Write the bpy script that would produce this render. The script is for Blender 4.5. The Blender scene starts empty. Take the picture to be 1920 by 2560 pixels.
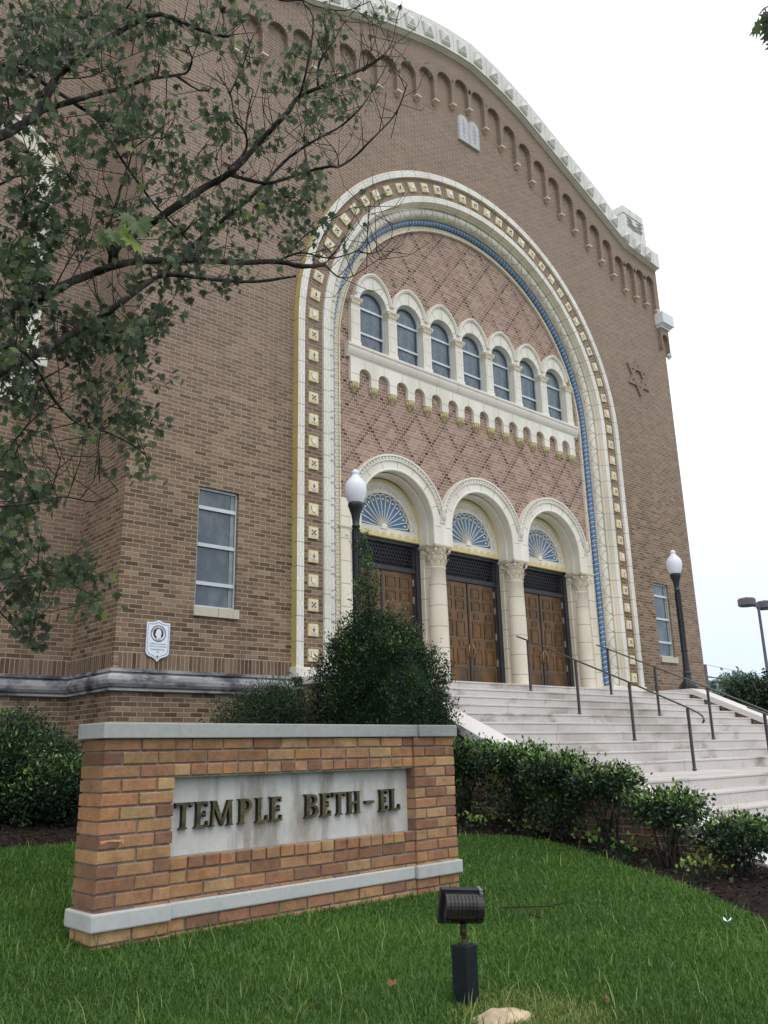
import bpy, math, random
import numpy as np
from mathutils import Vector, Matrix
from mathutils.geometry import tessellate_polygon
PI = math.pi
sc = bpy.context.scene
COL = sc.collection
R = math.radians
# ------------------------------------------------------------------ camera (eye level is z = 0, facade is parallel to X)
YAW, PITCH, ROLL, FPX = R(41.56), R(15.85), R(-1.277), 2115.0
_f = np.array([math.sin(YAW)*math.cos(PITCH), math.cos(YAW)*math.cos(PITCH), math.sin(PITCH)])
_r0 = np.array([math.cos(YAW), -math.sin(YAW), 0.0]); _u0 = np.cross(_r0, _f)
_r = _r0*math.cos(ROLL)+_u0*math.sin(ROLL); _u = -_r0*math.sin(ROLL)+_u0*math.cos(ROLL)
cam_d = bpy.data.cameras.new('camera'); cam = bpy.data.objects.new('camera', cam_d); COL.objects.link(cam)
cam.matrix_world = Matrix(((_r[0], _u[0], -_f[0], 0), (_r[1], _u[1], -_f[1], 0), (_r[2], _u[2], -_f[2], 0), (0, 0, 0, 1)))
cam_d.sensor_fit = 'VERTICAL'; cam_d.sensor_height = 24.0; cam_d.lens = 24.0*FPX/2560.0
cam_d.clip_start = 0.05; cam_d.clip_end = 2000
sc.camera = cam
# ------------------------------------------------------------------ world: bright overcast sky over a sky texture
SUN_EL, SUN_AZ = R(58), R(200)       # high, behind the camera
w = bpy.data.worlds.new("World"); sc.world = w; w.use_nodes = True
nt = w.node_tree; nt.nodes.clear()
out = nt.nodes.new('ShaderNodeOutputWorld'); bg = nt.nodes.new('ShaderNodeBackground')
sky = nt.nodes.new('ShaderNodeTexSky'); sky.sky_type = 'NISHITA'; sky.sun_disc = False
sky.sun_elevation = SUN_EL; sky.sun_rotation = SUN_AZ; sky.air_density = 1.0; sky.dust_density = 4.0; sky.ozone_density = 1.0
hs = nt.nodes.new('ShaderNodeHueSaturation'); hs.inputs['Saturation'].default_value = 0.35
nt.links.new(sky.outputs[0], hs.inputs['Color'])
tc = nt.nodes.new('ShaderNodeTexCoord'); sx = nt.nodes.new('ShaderNodeSeparateXYZ'); nt.links.new(tc.outputs['Generated'], sx.inputs[0])
cr = nt.nodes.new('ShaderNodeValToRGB')
e = cr.color_ramp.elements
e[0].position = 0.0; e[0].color = (0.50, 0.55, 0.66, 1)
e[1].position = 0.75; e[1].color = (1.0, 1.0, 1.0, 1)
n1 = e.new(0.16); n1.color = (0.58, 0.66, 0.82, 1)
n2 = e.new(0.34); n2.color = (0.72, 0.76, 0.82, 1)
nt.links.new(sx.outputs['Z'], cr.inputs['Fac'])
cl = nt.nodes.new('ShaderNodeVectorMath'); cl.operation = 'SCALE'; cl.inputs['Scale'].default_value = 17.0
nt.links.new(cr.outputs[0], cl.inputs[0])
mx = nt.nodes.new('ShaderNodeMix'); mx.data_type = 'RGBA'; mx.inputs[0].default_value = 0.85
nt.links.new(hs.outputs[0], mx.inputs[6]); nt.links.new(cl.outputs[0], mx.inputs[7])
nt.links.new(mx.outputs[2], bg.inputs['Color']); bg.inputs['Strength'].default_value = 0.10
nt.links.new(bg.outputs[0], out.inputs[0])
sun_d = bpy.data.lights.new('sun', 'SUN'); sun_d.energy = 0.6; sun_d.angle = R(25); sun_d.color = (1.0, 0.97, 0.93)
sun = bpy.data.objects.new('sun', sun_d); COL.objects.link(sun)
_sd = Vector((math.sin(SUN_AZ)*math.cos(SUN_EL), math.cos(SUN_AZ)*math.cos(SUN_EL), math.sin(SUN_EL)))
sun.rotation_euler = _sd.to_track_quat('Z', 'Y').to_euler()
sc.view_settings.view_transform = 'Standard'; sc.view_settings.look = 'None'
sc.view_settings.exposure = 0.08; sc.view_settings.gamma = 1.0
sc.cycles.max_bounces = 6; sc.cycles.diffuse_bounces = 3; sc.cycles.glossy_bounces = 2; sc.cycles.transmission_bounces = 4
sc.cycles.transparent_max_bounces = 8

def at(px, py, depth):
    """authoring helper: a real 3-D point for a direction of the photograph and a true distance"""
    d = _f + (px-960.0)/FPX*_r - (py-1280.0)/FPX*_u
    return Vector((d*depth).tolist())

# ------------------------------------------------------------------ materials
def srgb(r, g, b):
    f = lambda c: (c/255/12.92) if c/255 <= .04045 else ((c/255+.055)/1.055)**2.4
    return (f(r), f(g), f(b), 1.0)
class NT:
    def __init__(s, name, rough=.8, spec=.3, metal=0.0):
        s.m = bpy.data.materials.new(name); s.m.use_nodes = True; s.t = s.m.node_tree; s.t.nodes.clear()
        s.o = s.t.nodes.new('ShaderNodeOutputMaterial'); s.b = s.t.nodes.new('ShaderNodeBsdfPrincipled')
        s.t.links.new(s.b.outputs[0], s.o.inputs[0])
        s.b.inputs['Roughness'].default_value = rough; s.b.inputs['Specular IOR Level'].default_value = spec
        s.b.inputs['Metallic'].default_value = metal
    def n(s, k): return s.t.nodes.new(k)
    def l(s, a, b): s.t.links.new(a, b)
    def put(s, v, sock):
        if isinstance(v, (int, float)): sock.default_value = v
        elif isinstance(v, tuple): sock.default_value = v
        else: s.l(v, sock)
    def math(s, op, a, b=0.0, c=None):
        n = s.n('ShaderNodeMath'); n.operation = op; s.put(a, n.inputs[0]); s.put(b, n.inputs[1])
        if c is not None: s.put(c, n.inputs[2])
        return n.outputs[0]
    def uv(s):
        n = s.n('ShaderNodeUVMap'); n.uv_map = 'UVMap'; q = s.n('ShaderNodeSeparateXYZ'); s.l(n.outputs[0], q.inputs[0])
        return q.outputs[0], q.outputs[1]
    def pos(s):
        return s.n('ShaderNodeTexCoord').outputs['Object']
    def noise(s, scale, detail=3, vec=None, rough=.55, stretch=None):
        n = s.n('ShaderNodeTexNoise'); n.inputs['Scale'].default_value = scale; n.inputs['Detail'].default_value = detail; n.inputs['Roughness'].default_value = rough
        v = vec if vec is not None else s.pos()
        if stretch:
            mp = s.n('ShaderNodeMapping'); mp.inputs['Scale'].default_value = stretch; s.l(v, mp.inputs[0]); v = mp.outputs[0]
        s.l(v, n.inputs['Vector']); return n.outputs[0]
    def comb(s, a, b, c=0.0):
        n = s.n('ShaderNodeCombineXYZ'); s.put(a, n.inputs[0]); s.put(b, n.inputs[1]); s.put(c, n.inputs[2]); return n.outputs[0]
    def rand(s, a, b):
        n = s.n('ShaderNodeTexWhiteNoise'); n.noise_dimensions = '2D'; s.l(s.comb(a, b), n.inputs['Vector']); return n.outputs['Value']
    def ramp(s, fac, stops, interp='LINEAR'):
        n = s.n('ShaderNodeValToRGB'); n.color_ramp.interpolation = interp; el = n.color_ramp.elements
        el[0].position, el[0].color = stops[0]; el[1].position, el[1].color = stops[-1]
        for p, c in stops[1:-1]:
            q = el.new(p); q.color = c
        s.put(fac, n.inputs[0]); return n.outputs[0]
    def mix(s, fac, a, b, mode='MIX'):
        n = s.n('ShaderNodeMix'); n.data_type = 'RGBA'; n.blend_type = mode
        s.put(fac, n.inputs[0]); s.put(a, n.inputs[6]); s.put(b, n.inputs[7]); return n.outputs[2]
    def smooth(s, v, lo, hi, a=0.0, b=1.0):
        n = s.n('ShaderNodeMapRange'); n.interpolation_type = 'SMOOTHSTEP'
        s.put(v, n.inputs[0]); n.inputs[1].default_value = lo; n.inputs[2].default_value = hi; n.inputs[3].default_value = a; n.inputs[4].default_value = b
        return n.outputs[0]
    def color(s, c): s.put(c, s.b.inputs['Base Color'])
    def bump(s, h, strength=.4, dist=.01):
        n = s.n('ShaderNodeBump'); n.inputs['Strength'].default_value = strength; n.inputs['Distance'].default_value = dist
        s.put(h, n.inputs['Height']); s.l(n.outputs[0], s.b.inputs['Normal'])

def brick_mat(name, stops, mortar, w=.205, h=.0677, mort=.0105, offset=.5, dirt_veil=True, diaper=False, dark=None):
    m = NT(name, .88, .25); u, v = m.uv(); wob = m.noise(9, 3); u = m.math('ADD', u, m.math('MULTIPLY', m.math('SUBTRACT', wob, .5), .016)); v = m.math('ADD', v, m.math('MULTIPLY', m.math('SUBTRACT', m.noise(7, 3), .5), .010))
    v = m.math('ADD', v, 200*h); row = m.math('FLOOR', m.math('DIVIDE', v, h)); fv = m.math('FRACT', m.math('DIVIDE', v, h))
    dv = m.math('MULTIPLY', m.math('MINIMUM', fv, m.math('SUBTRACT', 1.0, fv)), h)
    if not diaper:
        uu = m.math('ADD', m.math('DIVIDE', u, w), m.math('MULTIPLY', m.math('MODULO', row, 2.0), offset))
        col = m.math('FLOOR', uu); fu = m.math('FRACT', uu)
        du = m.math('MULTIPLY', m.math('MINIMUM', fu, m.math('SUBTRACT', 1.0, fu)), w)
        rnd = m.rand(col, row); base = m.ramp(rnd, stops)
    else:
        # bricks keep to a 0.1 m module that slides a quarter brick each course; dark headers run on both diagonals
        q = .1025; P = 8.0
        uu = m.math('DIVIDE', m.math('ADD', u, m.math('MULTIPLY', row, -q*.5)), q)
        uu = m.math('ADD', uu, 800.0)
        i = m.math('FLOOR', uu); fi = m.math('FRACT', uu); im = m.math('MODULO', i, P)
        jm = m.math('MODULO', m.math('ADD', m.math('ADD', i, row), 0.0), P)
        isA = m.math('LESS_THAN', im, .5); isB = m.math('LESS_THAN', jm, .5)
        isA2 = m.math('GREATER_THAN', im, 6.5); isB2 = m.math('GREATER_THAN', jm, 6.5)
        hdr = m.math('MINIMUM', m.math('ADD', m.math('ADD', isA, isB), m.math('ADD', isA2, isB2)), 1.0)
        odd = m.math('MODULO', im, 2.0)                 # (1,2)(3,4)(5,6) are the stretchers
        left_joint = m.math('MAXIMUM', odd, hdr); right_joint = m.math('MAXIMUM', m.math('SUBTRACT', 1.0, odd), hdr)
        dl = m.math('ADD', m.math('MULTIPLY', fi, q), m.math('MULTIPLY', m.math('SUBTRACT', 1.0, left_joint), 1.0))
        dr = m.math('ADD', m.math('MULTIPLY', m.math('SUBTRACT', 1.0, fi), q), m.math('MULTIPLY', m.math('SUBTRACT', 1.0, right_joint), 1.0))
        du = m.math('MINIMUM', dl, dr)
        pair = m.math('ADD', m.math('FLOOR', m.math('MULTIPLY', m.math('ADD', i, 1.0), .5)), m.math('MULTIPLY', hdr, m.math('MULTIPLY', i, 7.13)))
        rnd = m.rand(pair, row); base = m.ramp(rnd, stops)
        main = m.math('MINIMUM', m.math('ADD', isA, isB), 1.0)
        dk = m.ramp(rnd, dark)
        base = m.mix(main, base, dk)
        half = m.mix(.60, base, dk)
        second = m.math('MULTIPLY', m.math('SUBTRACT', hdr, main), m.math('GREATER_THAN', rnd, .25))
        base = m.mix(second, base, half)
    d = m.math('MINIMUM', du, dv)
    mask = m.smooth(d, mort*.5-.0025, mort*.5+.0025)
    fine = m.noise(26, 4); base = m.mix(.5, base, m.ramp(fine, [(.3, (.35, .35, .35, 1)), (.7, (.65, .65, .65, 1))]), 'OVERLAY')
    c = m.mix(mask, mortar, base)
    if dirt_veil:
        big = m.noise(.45, 4, stretch=(1, 1, .6)); c = m.mix(.35, c, m.ramp(big, [(.3, (.40, .40, .41, 1)), (.7, (.60, .59, .58, 1))]), 'OVERLAY')
        streak = m.noise(1.6, 5, stretch=(1, 1, .22), rough=.7); c = m.mix(m.smooth(streak, .54, .76, 0, .42), c, srgb(80, 70, 60)); batch_veil = m.noise(.22, 3); c = m.mix(m.smooth(batch_veil, .5, .7, 0, .35), c, srgb(146, 126, 116)); sz = m.n('ShaderNodeSeparateXYZ'); m.l(m.pos(), sz.inputs[0]); c = m.mix(m.smooth(m.math('ADD', sz.outputs[2], m.math('MULTIPLY', batch_veil, 4.0)), 3.0, 11.0, 0, .62), c, m.mix(mask, srgb(176, 162, 150), srgb(144, 124, 112)))  # streaks, patchy tone, then a hazy veil painted paler and pinker with height
    m.color(c); m.bump(m.math('ADD', mask, m.math('MULTIPLY', fine, .25)), .5, .008)
    return m.m

def plain(name, c, rough=.7, spec=.3, metal=0.0, var=.12, scale=8, bump=0.0, stretch=None):
    m = NT(name, rough, spec, metal); n = m.noise(scale, 5, stretch=stretch)
    dk = tuple(x*(1-var*1.6) for x in c[:3])+(1,); lt = tuple(min(1, x*(1+var)) for x in c[:3])+(1,)
    m.color(m.ramp(n, [(.28, dk), (.72, lt)]))
    if bump: m.bump(m.noise(scale*6, 4), bump, .01)
    return m.m

def terracotta(name, c, joint=None, lines=None, rough=.45):
    """glazed terracotta; joint = block length along v; lines = pattern kind drawn along the strip"""
    m = NT(name, rough, .45); u, v = m.uv()
    n = m.noise(1.5, 5, stretch=(1, 1, .35)); n2 = m.noise(14, 4)
    dk = tuple(x*.80 for x in c[:3])+(1,)
    base = m.ramp(n, [(.32, (dk[0], dk[1]*.985, dk[2]*.95, 1)), (.6, c)])
    base = m.mix(.25, base, m.ramp(n2, [(.3, (.42, .42, .42, 1)), (.7, (.56, .56, .56, 1))]), 'OVERLAY')
    h = None
    if lines == 'knot':            # two outlines that cross once per block, uv u in [0,1] across the strip
        t = m.math('FRACT', m.math('DIVIDE', v, joint)); t = m.math('SUBTRACT', t, .5)
        f = m.math('MINIMUM', m.math('MULTIPLY', m.math('ABSOLUTE', t), 3.2), .30)
        a = m.math('ABSOLUTE', m.math('SUBTRACT', u, .5))
        l1 = m.math('ABSOLUTE', m.math('SUBTRACT', a, f))
        f2 = m.math('MAXIMUM', m.math('SUBTRACT', f, .15), 0.0)
        l2 = m.math('ADD', m.math('ABSOLUTE', m.math('SUBTRACT', a, f2)), m.math('LESS_THAN', f2, .02))
        h = m.smooth(m.math('MINIMUM', l1, l2), .010, .028)
        base = m.mix(h, srgb(156, 152, 143), base)
    if lines == 'leaf':            # crescent leaves on the torus, one per 0.2 m
        t = m.math('FRACT', m.math('DIVIDE', v, .41)); tt = m.math('SUBTRACT', t, .5)
        k = m.math('SUBTRACT', t, m.math('ADD', .25, m.math('MULTIPLY', m.math('POWER', m.math('SUBTRACT', u, .5), 2.0), 2.2)))
        k2 = m.math('SUBTRACT', t, m.math('SUBTRACT', .95, m.math('MULTIPLY', m.math('POWER', m.math('SUBTRACT', u, .5), 2.0), 1.6)))
        h = m.smooth(m.math('MINIMUM', m.math('ABSOLUTE', k), m.math('ABSOLUTE', k2)), .01, .04)
        base = m.mix(h, srgb(135, 130, 118), base)
    if lines == 'tongue':          # row of small rounded tongues with yellow grounds
        t = m.math('SUBTRACT', m.math('FRACT', m.math('DIVIDE', v, .135)), .5)
        r = m.math('SQRT', m.math('ADD', m.math('POWER', m.math('MULTIPLY', t, 1.1), 2.0), m.math('POWER', m.math('MULTIPLY', m.math('SUBTRACT', u, .62), .8), 2.0)))
        inside = m.smooth(r, .24, .30, 1.0, 0.0)
        ring = m.smooth(m.math('ABSOLUTE', m.math('SUBTRACT', r, .36)), .03, .07)
        base = m.mix(inside, base, srgb(216, 204, 158)); base = m.mix(ring, srgb(150, 144, 130), base); h = ring
    if joint:
        fj = m.math('FRACT', m.math('ADD', m.math('DIVIDE', v, joint), 100.0)); dj = m.math('MULTIPLY', m.math('MINIMUM', fj, m.math('SUBTRACT', 1.0, fj)), joint)
        jm = m.smooth(dj, .003, .007); base = m.mix(jm, srgb(116, 112, 104), base)
        h = jm if h is None else m.math('MINIMUM', h, jm)
    m.color(base)
    if h is not None: m.bump(h, .35, .008)
    return m.m

M = {}
BR = [(0.0, srgb(86, 70, 56)), (.14, srgb(103, 84, 67)), (.4, srgb(118, 97, 78)), (.7, srgb(129, 107, 87)), (.9, srgb(139, 117, 96)), (1.0, srgb(150, 130, 108))]
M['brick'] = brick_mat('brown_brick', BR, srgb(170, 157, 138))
M['brick_soldier'] = brick_mat('soldier_brick', [(p, tuple(x*.88 for x in c[:3])+(1,)) for p, c in BR], srgb(170, 156, 140), w=.225, h=.0677, offset=0)
BP = [(0.0, srgb(136, 110, 96)), (.3, srgb(150, 123, 109)), (.7, srgb(160, 133, 119)), (1.0, srgb(170, 144, 128))]
DK = [(0.0, srgb(74, 52, 48)), (.16, srgb(96, 72, 64)), (.45, srgb(120, 93, 83)), (1.0, srgb(142, 114, 101))]
M['brick_panel'] = brick_mat('diapered_brick', BP, srgb(196, 180, 164), diaper=True, dark=DK, dirt_veil=False)
M['brick_ring'] = brick_mat('arch_ring_brick', [(0.0, srgb(92, 76, 70)), (.6, srgb(116, 98, 88)), (1.0, srgb(136, 116, 104))], srgb(176, 160, 146), w=.13, h=.0677, offset=0)
CW = srgb(228, 224, 212)
M['white'] = terracotta('white_terracotta', CW)
M['white_joint'] = terracotta('jointed_terracotta', srgb(224, 216, 198), joint=.41)
M['white_knot'] = terracotta('knot_terracotta', srgb(236, 233, 224), joint=.41, lines='knot')
M['white_leaf'] = terracotta('leaf_terracotta', srgb(222, 217, 202), joint=.41, lines='leaf')
M['white_tongue'] = terracotta('tongue_terracotta', srgb(222, 215, 198), joint=.41, lines='tongue')
M['cream'] = terracotta('cream_terracotta', srgb(228, 218, 198), joint=None)
M['grey_terra'] = terracotta('parapet_terracotta', srgb(216, 215, 209))
M['yellow'] = plain('yellow_glaze', srgb(212, 194, 134), .5, .4, var=.10, scale=5)
M['yellow_joint'] = terracotta('yellow_side_terracotta', srgb(194, 178, 112), joint=.41)
M['ochre'] = plain('ochre_glaze', srgb(190, 178, 134), .55, .35, var=.22, scale=30)
M['blue'] = plain('blue_glaze', srgb(84, 122, 162), .4, .5, var=.12, scale=10)
M['leadwhite'] = plain('white_glaze', srgb(226, 222, 208), .5, .35, var=.06)
mm = NT('rope_glaze', .35, .5); u, v = mm.uv()
f = mm.math('FRACT', mm.math('ADD', mm.math('DIVIDE', v, .115), mm.math('ADD', mm.math('MULTIPLY', u, -1.0), 50.0)))
st = mm.smooth(mm.math('ABSOLUTE', mm.math('SUBTRACT', f, .5)), .035, .07)
mm.color(mm.mix(st, srgb(226, 224, 214), mm.ramp(mm.noise(6, 3), [(.3, srgb(70, 104, 148)), (.7, srgb(90, 126, 168))])))
mm.bump(mm.math('ABSOLUTE', mm.math('SUBTRACT', f, .5)), .5, .02); M['rope'] = mm.m
# limestone, steps
def stone(name, c, stain, joint=False, k=.5, rough=.85, streak=(1, 1, .3), lo=.5, hi=.78):
    m = NT(name, rough, .2); a = m.noise(2.2, 6, stretch=streak, rough=.65); b = m.noise(30, 5); c2 = m.noise(.7, 3)
    col = m.mix(m.smooth(a, lo, hi, 0, k), c, stain); col = m.mix(m.smooth(c2, .45, .75, 0, k*.6), col, stain)
    col = m.mix(.3, col, m.ramp(b, [(.3, (.4, .4, .4, 1)), (.7, (.6, .6, .6, 1))]), 'OVERLAY')
    m.color(col); m.bump(b, .12, .006); return m.m
M['step'] = stone('step_limestone', srgb(196, 191, 187), srgb(142, 135, 124), k=.9, streak=(.6, 1, 1.2), lo=.52, hi=.72)
M['coping'] = stone('coping_limestone', srgb(212, 207, 203), srgb(160, 154, 146), k=.35)
M['base_stone'] = stone('weathered_limestone', srgb(168, 169, 170), srgb(70, 71, 76), k=.95, streak=(.7, 1, 1.6), lo=.42, hi=.66)
M['sign_stone'] = stone('sign_limestone', srgb(168, 170, 167), srgb(124, 126, 124), k=.6, streak=(.3, 1, 1))
M['sign_band'] = stone('sign_band_limestone', srgb(188, 190, 188), srgb(150, 150, 146), k=.4)
M['panel_stone'] = stone('sign_panel_limestone', srgb(200, 199, 194), srgb(136, 128, 116), k=.85, streak=(2.4, 1, .5), lo=.46, hi=.7)
M['sill'] = stone('stained_sill', srgb(196, 188, 170), srgb(96, 84, 68), k=.7, streak=(3, 1, .3))
M['tablet'] = plain('tablet_stone', srgb(190, 190, 192), .8, .2, var=.05)
M['groove'] = plain('cut_shadow_paint', srgb(112, 108, 104), .9, .1)
# metals and glass
M['black'] = plain('black_painted_metal', srgb(34, 36, 42), .42, .5, var=.25, scale=20)
M['dark_frame'] = plain('dark_door_frame', srgb(44, 44, 50), .5, .5, var=.2)
M['rail'] = plain('brown_black_rail', srgb(66, 62, 62), .4, .6, .2, var=.2, scale=15)
M['alu'] = plain('aluminium', srgb(196, 202, 206), .4, .5, .3, var=.06)
M['steel'] = plain('steel', srgb(150, 150, 148), .35, .6, .6)
m = NT('window_glass', .10, .6); m.color(m.mix(m.smooth(m.noise(2.6, 6, rough=.7, stretch=(1, 1, .5)), .44, .62, 0, .5), srgb(66, 78, 86), srgb(112, 122, 120))); m.bump(m.noise(3, 2), .08, .05); m.b.inputs['Coat Weight'].default_value = .3; M['glass'] = m.m  # mottled base colour paints soft tree reflections into the pane
m = NT('stained_window_glass', .2, .5); u_ = m.noise(5, 6, rough=.7, stretch=(1, 1, .6)); m.color(m.ramp(u_, [(.34, srgb(66, 80, 94)), (.52, srgb(96, 110, 122)), (.6, srgb(104, 116, 126)), (.7, srgb(142, 150, 152))])); m.bump(m.noise(2.5, 2), .10, .05); M['glass_high'] = m.m
m = NT('bronze_door', .36, .6, .62)
a = m.noise(1.3, 5, stretch=(1.2, 1, .7)); b = m.noise(9, 5, stretch=(1, 1, .4))
c = m.ramp(a, [(.30, srgb(74, 63, 47)), (.48, srgb(96, 75, 50)), (.62, srgb(124, 88, 55)), (.80, srgb(160, 106, 66))]); c = m.mix(m.smooth(b, .55, .8, 0, .5), c, srgb(78, 66, 50)); m.color(c)
m.l(m.ramp(b, [(.3, (.25, .25, .25, 1)), (.7, (.5, .5, .5, 1))]), m.b.inputs['Roughness']); M['bronze'] = m.m
M['bronze_edge'] = plain('bronze_edge', srgb(66, 50, 36), .5, .5, .5, var=.5, scale=30)
M['pale_metal'] = plain('pale_grey_metal', srgb(150, 150, 140), .5, .5, .4, var=.3, scale=40)
M['brass'] = plain('brass', srgb(150, 130, 84), .4, .5, .7)
m = NT('frosted_globe', .45, .4); m.color(srgb(226, 228, 238)); m.b.inputs['Subsurface Weight'].default_value = .0; M['globe'] = m.m
m = NT('exit_green', .5); m.color((.0, .3, .05, 1)); m.b.inputs['Emission Color'].default_value = (.02, 1, .25, 1); m.b.inputs['Emission Strength'].default_value = 1.6; M['exit'] = m.m
M['interior'] = plain('dark_interior', srgb(30, 28, 26), .9, .1)
# letters
m = NT('aged_bronze_letter', .5, .5, .35); n_ = m.noise(25, 4); m.color(m.ramp(n_, [(.35, srgb(62, 58, 44)), (.65, srgb(104, 94, 58))])); M['letter'] = m.m
M['letter_edge'] = plain('dark_letter_edge', srgb(34, 36, 30), .6, .3)
# sign bricks: colour per brick from a colour attribute
m = NT('sign_brick', .9, .2); at_ = m.n('ShaderNodeAttribute'); at_.attribute_name = 'tint'
fine = m.noise(60, 5, rough=.7); mid = m.noise(11, 6, rough=.7)
c = m.mix(.62, at_.outputs['Color'], m.ramp(mid, [(.3, (.30, .29, .29, 1)), (.7, (.68, .67, .66, 1))]), 'OVERLAY')
c = m.mix(.6, c, m.ramp(fine, [(.25, (.35, .35, .35, 1)), (.7, (.62, .62, .62, 1))]), 'OVERLAY')
smud = m.noise(6.5, 5, rough=.75, stretch=(.8, .8, 1.4)); c = m.mix(m.smooth(smud, .50, .70, 0, .55), c, srgb(112, 82, 66)); pit = m.smooth(m.noise(120, 2), .68, .76, 0, .6); c = m.mix(pit, c, srgb(70, 48, 38)); m.color(c); m.bump(fine, .5, .004); M['sign_brick'] = m.m
M['mortar'] = plain('grey_mortar', srgb(150, 142, 135), .95, .1, var=.2, scale=30, bump=.5)
# plants
def leaf_mat(name, stops, rough=.5, trans=.25, spec=.35):
    m = NT(name, rough, spec); a = m.n('ShaderNodeAttribute'); a.attribute_name = 'tint'
    c = m.ramp(a.outputs['Fac'], stops); m.color(c)
    t = m.n('ShaderNodeBsdfTranslucent'); m.l(c, t.inputs[0]); x = m.n('ShaderNodeMixShader'); x.inputs[0].default_value = trans
    m.l(m.b.outputs[0], x.inputs[1]); m.l(t.outputs[0], x.inputs[2]); m.l(x.outputs[0], m.o.inputs[0]); return m.m
M['maple_leaf'] = leaf_mat('maple_leaf', [(0, srgb(60, 72, 56)), (.4, srgb(86, 102, 76)), (.8, srgb(124, 140, 98)), (1, srgb(146, 168, 86))], trans=.5)
M['holly_leaf'] = leaf_mat('dark_evergreen_leaf', [(0, srgb(28, 46, 30)), (.6, srgb(44, 68, 42)), (.9, srgb(66, 94, 56)), (1, srgb(110, 150, 62))], .45)
M['hedge_leaf'] = leaf_mat('hedge_leaf', [(0, srgb(34, 50, 34)), (.5, srgb(48, 70, 44)), (.8, srgb(70, 98, 54)), (1, srgb(122, 156, 72))], .40, .15)
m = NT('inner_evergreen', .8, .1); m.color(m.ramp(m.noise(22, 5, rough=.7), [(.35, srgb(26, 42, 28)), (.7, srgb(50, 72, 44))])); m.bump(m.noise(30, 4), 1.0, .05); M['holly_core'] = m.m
M['nandina_leaf'] = leaf_mat('fine_leaf', [(0, srgb(44, 58, 44)), (.6, srgb(62, 84, 58)), (1, srgb(96, 136, 62))], .5)
M['yellow_leaf'] = leaf_mat('yellow_leaf', [(0, srgb(170, 160, 70)), (1, srgb(214, 206, 112))], .5)
M['far_leaf'] = leaf_mat('far_leaf', [(0, srgb(84, 104, 96)), (1, srgb(128, 148, 132))], .6)  # distance haze is put into this pale leaf colour
M['grass_blade'] = leaf_mat('grass_blade', [(0, srgb(58, 88, 36)), (.5, srgb(82, 120, 48)), (.85, srgb(112, 150, 64)), (1, srgb(160, 164, 100))], .5, .35)
m = NT('bark', .95, .15); a = m.noise(30, 5, stretch=(1, 1, .5)); b = m.noise(14, 5)
c = m.ramp(a, [(.3, srgb(36, 34, 33)), (.7, srgb(74, 69, 65))]); c = m.mix(m.smooth(b, .56, .68, 0, .7), c, srgb(112, 124, 108)); m.color(c); m.bump(a, .6, .01); M['bark'] = m.m
M['twig'] = plain('twig', srgb(66, 54, 50), .9, .1, var=.3, scale=20)
m = NT('lawn_ground', .95, .1); a = m.noise(1.1, 4); b = m.noise(40, 5); c = m.ramp(b, [(.3, srgb(30, 54, 20)), (.7, srgb(58, 92, 34))]); c = m.mix(m.smooth(a, .52, .75, 0, .35), c, srgb(92, 100, 52)); m.color(c); m.bump(b, .6, .02); M['lawn'] = m.m
m = NT('bark_mulch', .95, .1); b = m.noise(26, 6, rough=.7); a = m.noise(90, 3); c = m.ramp(b, [(.3, srgb(26, 22, 20)), (.55, srgb(48, 41, 37)), (.75, srgb(78, 68, 60))]); m.color(c); m.bump(m.math('ADD', a, b), .8, .02); M['mulch'] = m.m
M['chip'] = leaf_mat('bark_chip', [(0, srgb(32, 26, 24)), (.7, srgb(68, 56, 50)), (1, srgb(124, 108, 92))], .9, .0, .1)
M['asphalt'] = plain('far_ground', srgb(104, 112, 92), .95, .1)
M['rock'] = plain('sandstone_rock', srgb(196, 178, 148), .9, .2, var=.3, scale=12, bump=.8)
M['wood'] = plain('weathered_pole', srgb(110, 100, 96), .9, .1)
M['purple_metal'] = plain('weathered_lamp_housing', srgb(104, 98, 108), .6, .3)
M['plaque_white'] = plain('plaque_white', srgb(232, 238, 248), .4, .4, var=.02)
M['plaque_blue'] = plain('plaque_blue', srgb(52, 78, 108), .5, .3)
M['plaque_maroon'] = plain('plaque_maroon', srgb(72, 42, 48), .5, .3)
M['soil'] = plain('soil', srgb(58, 44, 32), .95, .1, var=.4, scale=30, bump=.6)

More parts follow.
